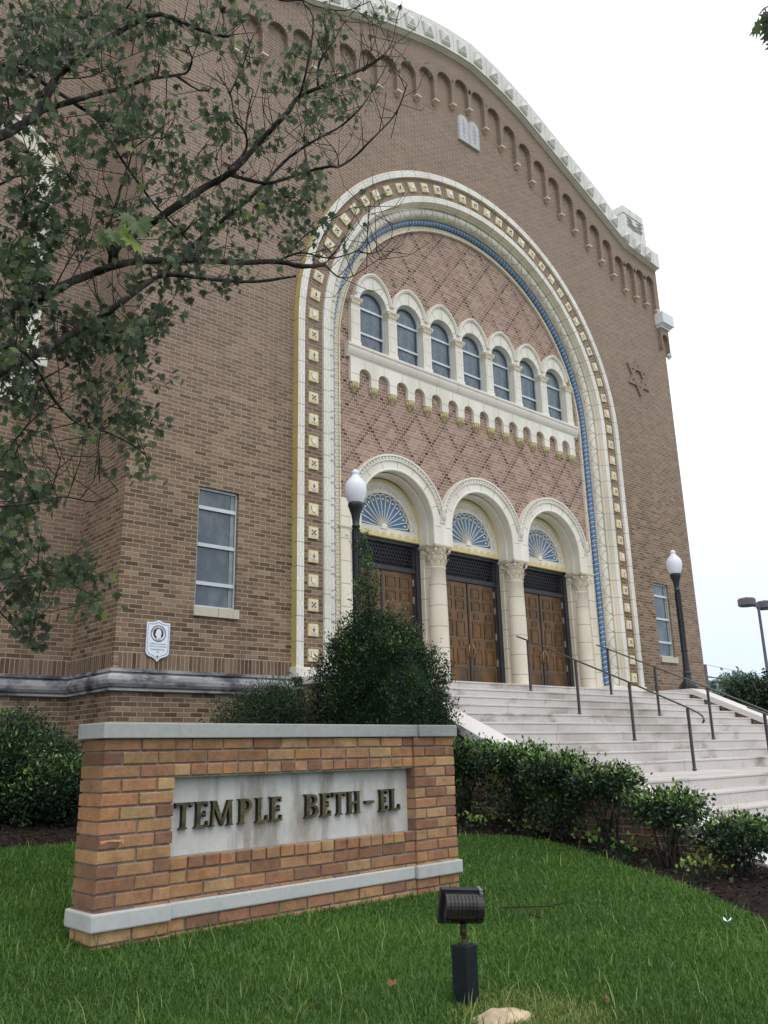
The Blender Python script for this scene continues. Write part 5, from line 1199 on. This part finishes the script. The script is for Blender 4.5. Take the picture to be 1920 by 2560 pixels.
tw = MB(); tw.tube([(4.05, 3.62, gz(4, 3.6)+.06), (4.12, 3.50, gz(4, 3.6)+.07), (4.26, 3.42, gz(4, 3.6)+.065), (4.42, 3.42, gz(4, 3.6)+.07)], .004, n=5); tw.tube([(4.12, 3.50, gz(4, 3.6)+.07), (4.02, 3.38, gz(4, 3.6)+.06), (4.0, 3.26, gz(4, 3.6)+.05)], .0035, n=5)
tag(tw.build('fallen_twig', 'twig', None, org=(4.1, 3.5, gz(4.1, 3.5))), 'dark forked twig lying on the lawn between sign and hedge', 'twig')
# ------------------------------------------------------------------ shrubs
def bush(name, label, cat, base, shapes, n, leaf, mat, seed, stems=7, stem_r=.012, group=None, tips=.12, width=.42, clump=14, updir=.5, shell=.55, stem_to=.8, spread=.06):
    """shapes: list of (cx,cy,cz, rx,ry,rz, weight) relative to base; leaves sit in clumps on twig ends, denser near the outside"""
    rng = np.random.default_rng(seed); B = thing(name, label, cat, base, group); b = np.array(base); rd = random.Random(seed)
    tot = sum(s[6] for s in shapes); P_, D_, Tt = [], [], []
    ends = []
    for s in shapes:
        nc = int(n*s[6]/tot/clump); u = rng.normal(size=(nc, 3)); u /= np.linalg.norm(u, axis=1)[:, None]
        rr = (shell+(1-shell)*rng.random(nc))**.6; lump = 1+.13*np.sin(u[:, 0]*5+seed)+.10*np.sin(u[:, 1]*7+u[:, 2]*6+seed*2)+.10*rng.normal(size=nc)*.6
        c = np.array(s[:3])+u*np.array(s[3:6])*(rr*lump)[:, None]; keep = c[:, 2] > .04; c, u = c[keep], u[keep]
        k = len(c); pts = np.repeat(c, clump, 0); dd = np.repeat(u, clump, 0); pts = pts+rng.normal(size=pts.shape)*spread; dirs = dd*.7+rng.normal(size=pts.shape)*.75+np.array([0, 0, updir])
        height = (pts[:, 2]-(s[2]-s[5]))/(2*s[5]+1e-6); t = np.clip(rng.beta(2, 3.2, len(pts))*.8+np.repeat(rng.normal(size=k)*.12, clump), 0, .88)
        new = np.repeat(rng.random(k), clump) < tips*np.clip(height*2.2-1.0, 0, 1)**1.3*3; t[new] = np.clip(.9+.1*rng.random(new.sum()), 0, 1)
        P_.append(pts); D_.append(dirs); Tt.append(t); ends += [tuple(c[i]) for i in rng.choice(k, min(k, stems*3), replace=False)]
    pts = np.concatenate(P_)+b; small_leaves('foliage', pts, np.concatenate(D_), leaf, rng, mat, B, np.concatenate(Tt), width)
    st = MB(); rd.shuffle(ends)
    for e_ in ends[:stems*2]:
        x0, y0 = rd.uniform(-.08, .08), rd.uniform(-.08, .08); E_ = Vector(e_)*stem_to; mid = Vector((x0+(E_.x-x0)*.35, y0+(E_.y-y0)*.35, E_.z*.55))
        st.tube([Vector(base)+Vector((x0, y0, -.03)), Vector(base)+mid, Vector(base)+E_], [stem_r, stem_r*.7, stem_r*.3], n=5)
    st.build('stems', 'bark', B); return B
# tall evergreen left of the stairs with a ragged spire
bx, by = 7.22, 8.25; bz = gz(bx, by)
EB = bush('evergreen_bush', 'big dark conical evergreen bush with a thin ragged spire left of the stairs', 'bush', (bx, by, bz), [(-.03, 0, 1.10, .80, .78, 1.08, 10), (-.02, 0, 1.78, .50, .50, .60, 2.4), (.03, .05, .62, .84, .8, .55, 2.4), (-.22, .05, 2.45, .14, .14, .35, .10), (-.24, .05, 2.95, .07, .07, .40, .05)], 105000, .042, 'holly_leaf', 4, stems=10, tips=.05, width=.40, clump=16, shell=.70, spread=.045)
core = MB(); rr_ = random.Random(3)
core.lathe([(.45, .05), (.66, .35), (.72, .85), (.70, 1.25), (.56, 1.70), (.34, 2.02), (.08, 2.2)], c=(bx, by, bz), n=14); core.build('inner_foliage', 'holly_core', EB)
# loose sprays sticking out of it
rng = np.random.default_rng(12); sp = MB(); L_p, L_d, L_t = [], [], []
for (dx, dy, dz, ex, ey, ez, k) in ((.75, -.1, 1.0, 1.15, -.15, 1.22, 60), (.8, -.1, .9, 1.2, -.2, 1.0, 60), (-.65, 0, 1.6, -.95, -.05, 1.85, 40), (-.1, 0, 2.1, .22, -.02, 2.55, 90), (-.2, 0, 2.2, -.24, 0, 3.45, 380), (-.15, 0, 2.1, -.05, 0, 2.95, 260), (-.2, 0, 2.0, -.38, 0, 2.8, 240), (-.2, 0, 2.1, -.14, .03, 3.15, 280), (-.25, 0, 2.0, -.30, -.05, 3.1, 260), (.4, 0, 1.9, .62, 0, 2.25, 40), (.15, 0, 2.2, .40, -.03, 2.50, 50), (-.6, 0, 1.3, -.92, 0, 1.45, 40)):
    a = Vector((bx+dx, by+dy, bz+dz)); b = Vector((bx+ex, by+ey, bz+ez)); sp.tube([Vector((bx, by, bz+1.2)), a, (a+b)/2+Vector((0, 0, .03)), b], [.008, .006, .004, .002], n=4)
    for _ in range(k):
        t = rng.random(); p = a.lerp(b, t); L_p.append(tuple(p+Vector(rng.normal(size=3)*.034))); L_d.append(tuple((b-a).normalized()*.8+Vector(rng.normal(size=3)*.6))); L_t.append(.55+.45*rng.random()*t)
small_leaves('spray_leaves', np.array(L_p), np.array(L_d), .045, rng, 'hedge_leaf', EB, np.array(L_t), .36); sp.build('spray_twigs', 'twig', EB)
bush('low_shrub', 'low feathery grey green shrub between the brick wall and the big evergreen', 'shrub', (6.5, 9.9, gz(6.05, 8.6)), [(0, 0, 1.02, .62, .5, .48, 3), (.35, 0, 1.1, .5, .45, .50, 1.6), (0, 0, .45, .66, .5, .5, 1.8)], 30000, .045, 'nandina_leaf', 6, stems=12, tips=.04, width=.3, spread=.07, shell=.3)
# shrubs at the foot of the left wing
bush('shrub', 'dark rounded shrub against the left wing wall', 'shrub', (3.35, 9.6, gz(3.4, 8.6)), [(0, 0, .42, .68, .55, .42, 3), (-.12, 0, .80, .34, .3, .26, .6)], 30000, .045, 'nandina_leaf', 8, stems=14, tips=.05, spread=.07, shell=.35, width=.38)
bush('shrub', 'feathery tall shrub at the far left edge under the maple', 'shrub', (2.60, 8.9, gz(2.6, 8.6)), [(0, 0, .42, .72, .5, .42, 3), (.25, 0, .50, .42, .4, .36, .8)], 24000, .045, 'hedge_leaf', 9, stems=12, tips=.05, spread=.07, shell=.35)
bush('shrub', 'clipped pale green shrub just left of the sign wall', 'shrub', (3.42, 8.5, gz(3.4, 8.5)), [(0, 0, .36, .56, .42, .20, 3), (-.3, 0, .26, .5, .4, .24, 1)], 13000, .042, 'hedge_leaf', 10, stems=12, tips=.12, spread=.06, shell=.35)
# clipped hedge shrubs stepping down beside the stairs, each on its own stems
HG = 'clipped shrubs lining the left side of the stairs'
for k, (x, y, top, rx, lab, n) in enumerate(((7.30, 6.95, .08, .46, 'dense clipped shrub just right of the sign cap', 6000), (7.30, 6.25, .02, .44, 'second clipped shrub of the stair hedge counting from the sign', 6000), (7.20, 5.58, -.08, .42, 'third clipped shrub of the stair hedge, beside the landing', 5600), (7.05, 4.92, -.18, .38, 'fourth clipped shrub of the stair hedge with bright tips above the brick cheek wall', 4800), (6.88, 4.20, -.38, .38, 'open branched clipped shrub with pale stem and yellow seedling at its foot', 4200), (6.80, 3.52, -.57, .40, 'last clipped shrub at the right edge of the photo', 4400))):
    b = gz(x, y); H = top-b
    bush('hedge_shrub', lab, 'shrub', (x, y, b), [(0, 0, H-.12, rx, .34, .11, 3.2), (.08, .0, H-.20, rx*.8, .28, .13, .7), (-.05, 0, H*.42, rx*.70, .30, .26, .12 if k > 2 else 1.0)], int(n*(.80 if k > 2 else 1.15)), .043, 'hedge_leaf', 30+k, stems=10, stem_r=.009, group=HG, tips=.16, width=.5, clump=9, spread=.045, shell=.25, stem_to=.95)
bush('yellow_seedling', 'small yellow leaved seedling in the mulch under the hedge', 'plant', (6.72, 3.76, gz(6.7, 3.76)), [(0, 0, .09, .09, .08, .07, 1)], 60, .075, 'yellow_leaf', 50, stems=4, stem_r=.003, clump=5, width=.3, shell=.2)
for k, (x, y, lab) in enumerate(((6.75, 6.45, 'tiny bright green ivy sprig in the mulch beside the sign'), (7.05, 5.9, 'small ivy sprig among the bark chips by the lawn edge'), (6.75, 4.55, 'low ivy clump under the fourth hedge shrub'), (6.3, 3.6, 'low ivy clump at the mulch edge near the last shrubs'), (7.0, 6.4, 'scattered ivy seedling under the second hedge shrub'), (6.9, 4.95, 'ground ivy patch between two hedge shrubs'))):
    bush('ivy_sprig', lab, 'plant', (x, y, gz(x, y)), [(0, 0, .06, .18 if k else .08, .16, .05, 1)], 110 if k else 40, .044, 'hedge_leaf', 60+k, stems=4, stem_r=.003, clump=5, width=.7, tips=.3, shell=.1)
# ------------------------------------------------------------------ maple with long limbs reaching over the lawn
TD = 5.0
def dep(px): return 4.7+2.6*max(-300, px)/1500
MT = thing('maple_tree', 'tall maple reaching its lichen spotted limbs in front of the temple from the left', 'tree', tuple(at(-420, 2500, 4.9)))
tb = Vector(at(-420, 2500, 4.9)); tb.z = gz(0, 4)
tk = MB(); hub = [Vector((tb.x, tb.y, tb.z-.1)), Vector((tb.x+.02, tb.y, tb.z+.8)), Vector((tb.x+.08, tb.y+.02, tb.z+2.0)), Vector((tb.x+.10, tb.y+.05, tb.z+3.2)), Vector((tb.x+.02, tb.y+.1, tb.z+4.6)), Vector((tb.x-.1, tb.y+.1, tb.z+6.5))]
tk.tube(hub, [.24, .19, .165, .14, .10, .04], n=14); tk.build('trunk', 'bark', MT)
LIMB = [  # (thickness px at start, at end, [points in photo px], depth offset)
 (46, 14, [(-330, 1100), (-160, 930), (0, 807), (38, 765), (77, 753), (131, 730), (173, 707), (231, 684), (284, 665), (346, 653), (470, 650), (600, 656), (694, 654), (756, 666), (812, 661)], .0),
 (36, 9, [(284, 665), (288, 620), (330, 590), (365, 567), (451, 509), (512, 468), (555, 446), (595, 415), (625, 382), (683, 318), (720, 280), (746, 243), (810, 214), (860, 192), (914, 168), (960, 139)], .1),
 (34, 8, [(-300, 1260), (-100, 1000), (120, 870), (227, 807), (277, 776), (327, 738), (400, 690), (470, 690), (544, 700), (640, 704), (740, 690)], -.3),
 (40, 8, [(-330, 620), (-150, 420), (23, 330), (98, 278), (139, 197), (208, 139), (249, 110), (324, 64), (399, 35), (486, 69), (556, 90), (579, 87)], -.2),
 (24, 6, [(-320, 350), (-120, 200), (0, 162), (58, 179), (145, 231), (197, 266), (243, 301), (301, 394), (359, 475), (394, 521), (470, 600)], .2),
 (22, 4, [(98, 278), (174, 255), (255, 231), (312, 220), (359, 200), (440, 188), (469, 179), (480, 145), (463, 110)], .0),
 (10, 3, [(440, 188), (498, 226), (532, 220)], .0),
 (14, 4, [(-300, 560), (-80, 480), (0, 461), (38, 442), (108, 434), (160, 428)], .3),
 (16, 4, [(400, 690), (520, 580), (620, 500), (666, 452), (711, 404), (750, 374), (789, 350), (847, 319), (889, 283), (916, 250), (958, 181)], .15),
 (15, 4, [(565, 434), (620, 449), (666, 458), (717, 446), (771, 428), (825, 416), (847, 417), (886, 392), (922, 356), (948, 330), (982, 294), (1001, 260), (1018, 210)], .1),
 (11, 4, [(572, 422), (614, 377), (614, 334), (590, 301), (581, 262), (575, 232), (540, 180)], .1), (7, 3, [(575, 232), (605, 169), (633, 87)], .1), (9, 3, [(614, 334), (620, 280), (633, 226)], .1),
 (12, 3, [(746, 243), (753, 229), (771, 151), (783, 45), (753, 0), (730, -60)], .1), (9, 3, [(795, 217), (798, 157), (837, 99), (862, 54), (904, 6)], .1), (7, 2, [(907, 178), (916, 166), (928, 114), (919, 45)], .1), (8, 3, [(640, -40), (700, 0), (753, 0), (786, 15), (862, 27), (925, 3)], .0), (6, 2, [(907, 178), (958, 139), (982, 99), (991, 51)], .1),
 (9, 2, [(694, 654), (720, 641), (756, 632), (807, 643), (836, 645), (894, 626), (917, 596), (921, 552), (921, 516)], .1), (7, 2, [(812, 661), (839, 688), (857, 694), (883, 690), (933, 657), (960, 640)], .1), (6, 2, [(894, 626), (923, 634), (951, 626), (977, 599), (981, 560)], .1), (7, 2, [(720, 634), (763, 588), (832, 547), (901, 509)], .1), (5, 2, [(812, 661), (860, 600), (905, 545)], .1),
 (15, 4, [(-320, 1180), (-60, 900), (62, 880), (135, 999), (192, 1057), (242, 1072), (289, 1090), (347, 1123), (370, 1146)], -.4), (8, 3, [(-60, 1240), (38, 1100), (96, 1038), (154, 999)], -.3), (9, 3, [(96, 954), (165, 916)], -.3),
 (12, 3, [(250, 850), (319, 823), (369, 808), (420, 770)], .0), (8, 4, [(62, 700), (62, 900), (66, 960)], -.2),
 (12, 3, [(-300, 1500), (-60, 1290), (98, 1256), (162, 1242), (237, 1255), (295, 1227)], -.5), (4, 1, [(120, 1250), (140, 1190), (150, 1150)], -.5), (4, 1, [(170, 1243), (185, 1190), (178, 1140)], -.5), (4, 1, [(200, 1248), (235, 1200), (250, 1160)], -.5),
 (12, 3, [(-280, 1620), (-60, 1470), (60, 1440), (140, 1440), (250, 1500)], -.6), (8, 3, [(-60, 1470), (30, 1560), (90, 1620)], -.6),
 (9, 3, [(284, 665), (268, 600), (300, 470), (330, 380), (325, 300)], .1), (7, 2, [(301, 394), (390, 330), (440, 290)], .1), (6, 2, [(131, 730), (180, 640), (240, 560), (290, 520)], .0), (6, 2, [(77, 753), (100, 640), (140, 560)], .0),
 (7, 2, [(231, 684), (250, 760), (300, 800)], .0), (6, 2, [(139, 197), (230, 190), (300, 150), (380, 120)], .0), (6, 2, [(172, 180), (176, 120), (150, 40)], .0), (9, 3, [(208, 139), (230, 60), (215, -20)], .0), (6, 2, [(451, 509), (470, 440), (500, 380), (540, 330)], .1), (6, 2, [(330, 590), (300, 540), (260, 500), (190, 480)], .1),
 (5, 2, [(555, 446), (540, 400), (560, 350)], .1), (5, 2, [(683, 318), (660, 280), (665, 230)], .1), (5, 2, [(847, 417), (840, 380), (800, 330), (785, 290)], .1), (4, 1, [(908, 365), (905, 320), (900, 285)], .1), (5, 2, [(771, 428), (760, 370), (764, 300)], .1),
]
lb = MB()
def smooth_path(pts, sub=3):
    P_ = [Vector(p) for p in pts]; out_ = []
    for i in range(len(P_)-1):
        p0, p1, p2, p3 = P_[max(i-1, 0)], P_[i], P_[i+1], P_[min(i+2, len(P_)-1)]
        for k in range(sub):
            t = k/sub; out_.append(.5*((2*p1)+(p2-p0)*t+(2*p0-5*p1+4*p2-p3)*t*t+(3*p1-3*p2+p3-p0)*t**3))
    out_.append(P_[-1]); return out_
rt = random.Random(77); TW = []   # twig anchor points for leaves
for (t0, t1, pts, do) in LIMB:
    P3 = [at(x, y, dep(x)+do+.10*math.sin(i*1.7+x*.01)) for i, (x, y) in enumerate(pts)]
    if pts[0][0] < -250: P3 = [min(hub[1:], key=lambda h: (h-P3[0]).length)]+P3
    sp_ = smooth_path(P3, 3); n = len(sp_); rad = []
    for i in range(n):
        f_ = i/(n-1); px = (t0+(t1-t0)*f_**.8)*.74; rad.append(px*.5*dep(pts[min(len(pts)-1, int(f_*(len(pts)-1)))][0])/FPX*(1+.10*math.sin(i*2.3)))
    lb.tube(sp_, rad, n=8 if t0 > 12 else 5)
    for i in range(2, n):      # short side twigs
        if rt.random() < .6:
            p = sp_[i]; d = Vector((rt.uniform(-1, 1), rt.uniform(-.7, .7), rt.uniform(-.2, 1))).normalized(); q = p+d*rt.uniform(.10, .30); r2 = q+Vector((d.x*.5, d.y*.5, d.z+.5)).normalized()*rt.uniform(.08, .28); TW.append((r2, p))
            lb.tube([p, q, r2], [.0035, .0025, .0014], n=4, cap=False)
BLOB = [(60,40,90,60,80),(190,40,80,50,72),(310,50,80,50,70),(420,60,60,50,48),(480,30,40,30,24),(50,140,80,50,70),(150,110,50,40,36),(20,230,50,50,44),(90,210,40,30,22),
(60,330,50,40,26),(160,300,50,40,26),(240,270,40,40,20),(280,230,30,40,18),(340,170,30,40,14),(250,160,40,40,16),(471,245,50,45,42),(541,140,30,55,24),(614,180,42,35,30),(703,60,32,60,34),(666,118,35,35,22),(726,160,32,28,22),(718,218,48,44,56),(567,322,22,18,8),(661,240,38,28,22),
(653,355,45,32,28),(687,410,32,28,20),(615,425,75,30,40),(375,378,55,55,40),(235,262,60,40,24),(310,240,45,40,22),(350,300,55,50,40),(150,382,60,50,40),(270,470,70,50,46),(50,430,70,65,64),(50,520,70,65,58),(125,500,75,60,56),(400,500,90,42,66),(500,460,60,45,44),(565,437,40,38,28),(640,450,42,35,24),(450,545,110,28,66),(600,530,35,22,16),(675,505,26,30,14),(700,475,14,14,6),(350,600,80,25,34),(475,600,55,20,18),
(73,665,80,42,56),(166,714,80,50,78),(232,714,60,40,44),(315,707,50,38,38),(332,681,40,25,20),(299,760,40,20,16),(166,764,50,40,36),(33,747,50,50,50),(40,830,60,50,54),(76,863,30,38,20),(199,830,50,36,24),(265,780,50,28,22),(272,897,45,38,40),(325,823,22,14,8),(186,913,40,22,12),(325,915,16,28,10),(60,620,70,60,56),(30,560,40,40,34),
(320,1010,18,26,13),(300,960,22,14,9),(30,990,38,38,32),(50,1100,48,48,52),(95,1065,24,22,14),(30,1150,38,38,40),(150,1230,58,34,54),(50,1275,58,42,56),(200,1300,42,14,22),(65,1360,32,22,22),(20,1040,30,40,30),(10,1210,30,40,30),(820,20,14,18,8)]
rng = np.random.default_rng(99); LP, LD, LS, LT = [], [], [], []
for (cx, cy, rx, ry, n) in BLOB:
    nn = int(n*(2.3 if cx < 260 else 2.0)); px0, py0 = cx*1.1573, cy*1.1573; rx *= 1.1573; ry *= 1.1573; d0 = dep(px0)+rng.normal()*.15; shade = rng.normal()*.10
    ncl = max(2, nn//9); c_px = px0+rng.normal(size=ncl)*rx*.48; c_py = py0+rng.normal(size=ncl)*ry*.48; c_d = d0+rng.normal(size=ncl)*.30
    C3 = [at(a, b, c) for a, b, c in zip(c_px, c_py, c_d)]; ctr = at(px0, py0, d0)
    for q in C3:
        q = Vector(q); m_ = (q+ctr)/2+Vector((0, 0, .03)); lb.tube([ctr, m_, q], [.004, .003, .0015], n=4, cap=False)
    for k in range(nn):
        q = Vector(C3[k % ncl])+Vector((rng.normal()*.05, rng.normal()*.055, rng.normal()*.045)); LP.append(q)
        a = rng.uniform(0, 2*PI); LD.append((math.cos(a)*.6, math.sin(a)*.6, -.45-1.1*rng.random())); LS.append(.038+.032*rng.random()); LT.append(np.clip(.34+shade+rng.normal()*.2, 0, .85) if rng.random() > .012 else .95)
TWL = [q for q, p in TW if rng.random() < .55]
for q in TWL:
    px_ = q.dot(Vector(_r.tolist()))/max(.1, q.dot(Vector(_f.tolist())))*FPX+960
    for _ in range(int(rng.integers(3, 9)) if px_ < 720 else int(rng.integers(0, 4))):
        LP.append(q+Vector((rng.normal()*.04, rng.normal()*.04, rng.normal()*.035))); a = rng.uniform(0, 2*PI); LD.append((math.cos(a)*.6, math.sin(a)*.6, -.45-1.0*rng.random())); LS.append(.038+.03*rng.random()); LT.append(np.clip(.42+rng.normal()*.2, 0, .88))
for (x, y, s, t) in ((640, 600, .15, 1.0), (600, 585, .13, .93), (560, 600, .12, .8), (670, 570, .12, .7), (700, 560, .10, .6), (520, 590, .11, .75), (620, 545, .12, .6), (480, 600, .10, .6)):
    LP.append(Vector(at(x*.5, y*.97, 3.9))); LD.append((.35, -.2, -.55)); LS.append(s); LT.append(t)
OUT = [(0, 0), (.08, .08), (.30, -.06), (.22, .14), (.54, .26), (.34, .34), (.50, .54), (.22, .46), (.24, .76), (.09, .66), (0, 1)]
full = OUT+[(-x, y) for x, y in OUT[-2:0:-1]]; nf = len(full)
def maple_leaves(name, LP, LD, LS, LT, parent, rng):
    P_ = np.array([tuple(p) for p in LP]); D_ = np.array(LD); D_ /= np.linalg.norm(D_, axis=1)[:, None]; s, nrm = frames(D_, rng, .9); L = np.array(LS)[:, None]
    V = [P_+D_*L*.38+nrm*L*.05]
    for (x, y) in full:
        droop = -.22*abs(x)-.18*max(0, y-.45)
        V.append(P_+D_*L*y+s*L*x+nrm*L*droop)
    return np_mesh(name, np.stack(V, 1), nf+1, [(0, 1+i, 1+(i+1) % nf) for i in range(nf)], np.array(LT), 'maple_leaf', parent)
maple_leaves('leaves', LP, LD, LS, LT, MT, rng); lb.build('limbs', 'bark', MT)
# second tree: only the tip of one limb reaches in at the top right
t2 = Vector((6.6, 1.0, gz(6.6, 1.0)-.3)); T2 = thing('leafy_tree', 'tree standing off to the right whose leafy tip enters at the top right corner', 'tree', tuple(t2))
tip = Vector(at(1930, 62, 3.2)); mb = MB(); mb.tube([t2, t2+Vector((0, 0, 1.8)), t2+Vector((-.1, .1, 3.6))], [.16, .13, .08], n=10); mb.build('trunk', 'bark', T2)
mb = MB(); mb.tube([t2+Vector((0, 0, 2.6)), t2+Vector((-.9, .1, 3.4)), (tip+t2+Vector((0, 0, 3.4)))/2, tip+Vector((.08, -.05, .05)), tip], [.07, .05, .03, .01, .004], n=8); mb.build('limb', 'bark', T2)
P2 = [tip+Vector((.03+rng.normal()*.03, -.02+rng.normal()*.03, .02+rng.normal()*.04)) for _ in range(22)]
tw2 = MB()
for k in range(26):
    a = 2*PI*k/26*3.1; q = t2+Vector((.5+math.cos(a)*(.4+.04*k), -.7+math.sin(a)*(.4+.03*k), 3.7+.05*k)); s0 = t2+Vector((-.1+.02*k, .1-.02*k, 2.9+.03*k)); tw2.tube([s0, (s0+q)/2+Vector((0, 0, .15)), q], [.03, .018, .005], n=5)
    P2 += [s0.lerp(q, .45+.6*rng.random())+Vector((rng.normal()*.09, rng.normal()*.09, rng.normal()*.08)) for _ in range(60)]
tw2.build('branches', 'bark', T2)
maple_leaves('leaves', P2, [(math.cos(a)*.7, math.sin(a)*.7, -.6) for a in rng.uniform(0, 6.28, len(P2))], [.08]*len(P2), list(rng.uniform(.1, .6, len(P2))), T2, rng)
# ------------------------------------------------------------------ background right
def far_tree(label, x, y, zb_, h, rad, n, leaf, mat, seed, name='tree'):
    rng = np.random.default_rng(seed); B = thing(name, label, 'tree', (x, y, zb_)); mb = MB(); mb.tube([(x, y, zb_), (x, y, zb_+h*.5), (x+.2, y, zb_+h*.8)], [rad*.09, rad*.06, rad*.02], n=8)
    for k in range(7):
        a = 2*PI*k/7+seed; mb.tube([(x, y, zb_+h*.35), (x+math.cos(a)*rad*.4, y+math.sin(a)*rad*.4, zb_+h*.6), (x+math.cos(a)*rad*.75, y+math.sin(a)*rad*.75, zb_+h*.78)], [rad*.045, rad*.03, rad*.01], n=5)
    mb.build('trunk', 'wood', B)
    nc = n//20; ncl = 16; cen = rng.normal(size=(ncl, 3)); cen /= np.linalg.norm(cen, axis=1)[:, None]; cen = cen*np.array([rad*.62, rad*.62, h*.26])*(.5+.5*rng.random((ncl, 1)))+np.array([x, y, zb_+h*.66])
    ci = rng.integers(0, ncl, nc); u = rng.normal(size=(nc, 3)); u /= np.linalg.norm(u, axis=1)[:, None]; c = cen[ci]+u*np.array([rad*.38, rad*.38, h*.13])*rng.random((nc, 1))**.5
    c = np.vstack([c, np.column_stack([x+rng.normal(size=nc//5)*rad*.45, y+rng.normal(size=nc//5)*rad*.45, zb_+h*.5+rng.normal(size=nc//5)*h*.12])])
    pts = np.repeat(c, 20, 0)+rng.normal(size=(len(c)*20, 3))*rad*.045; small_leaves('crown', pts, rng.normal(size=pts.shape), leaf, rng, mat, B, rng.beta(2, 2.5, len(pts)), .7); return B
far_tree('hazy grey green tree far beyond the brick corner', 79, 39.5, -2.4, 9.0, 5.2, 15000, .42, 'far_leaf', 3)
far_tree('smaller hazy tree left of the far tree, close to the brick corner', 66, 35.2, -2.3, 6.8, 2.8, 8000, .34, 'far_leaf', 8)
far_tree('dark green tree at the right edge beyond the stair coping', 25.6, 11.7, -1.2, 3.75, 1.7, 26000, .085, 'holly_leaf', 5)
far_tree('dark round tree behind the right coping under the light pole', 29.5, 13.2, -1.3, 3.4, 1.8, 16000, .10, 'holly_leaf', 15)
LPz = -1.6; LX, LY = 41.5, 19.0
lp_ = thing('light_pole', 'tall thin parking light pole carrying two shoebox heads', 'light pole', (LX, LY, LPz)); mb = MB(); mb.tube([(LX, LY, LPz), (LX, LY, 6.45)], [.10, .07], n=8); mb.build('pole', 'purple_metal', lp_)
for dx, dy, h0 in ((-.85, .15, 6.45), (.55, -.1, 6.40)):
    mb = MB(); mb.lathe([(.36, 0), (.42, .06), (.42, .34), (.36, .40), (.05, .41), (.05, .46)], c=(LX+dx, LY+dy, h0+.05), n=14, smooth=False); mb.box(min(LX, LX+dx), max(LX, LX+dx), LY-.05, LY+.05, h0+.05, h0+.13); mb.build('lamp_head', 'purple_metal', lp_)
ux, uy = 93.6, 50; up_ = thing('utility_pole', 'distant wooden utility pole beside the brick corner', 'utility pole', (ux, uy, -3)); mb = MB(); mb.tube([(ux, uy, -3), (ux, uy, 9.0)], [.22, .16], n=8); mb.build('pole', 'wood', up_)
mb = MB(); mb.box(ux-.1, ux+2.2, uy-.06, uy+.06, 7.5, 7.62); mb.build('crossarm', 'wood', up_)
for k, (z_, dz2, lab) in enumerate(((9.0, -2.2, 'uppermost thin power line running right from the utility pole'), (7.7, -1.9, 'middle thin power line running right from the utility pole'), (6.4, -1.6, 'lowest thin power line running right from the utility pole'))):
    a = Vector((ux, uy, z_)); b = Vector((ux+70, uy-6, z_+dz2+1.2)); pts = [a.lerp(b, t/12)+Vector((0, 0, -2.2*4*(t/12)*(1-t/12)*.6)) for t in range(13)]
    mb = MB(); mb.tube(pts, .022, n=4); tag(mb.build('power_line', 'wood', None, org=tuple(a)), lab, 'power line', 'power lines')
bpy.context.view_layer.update()
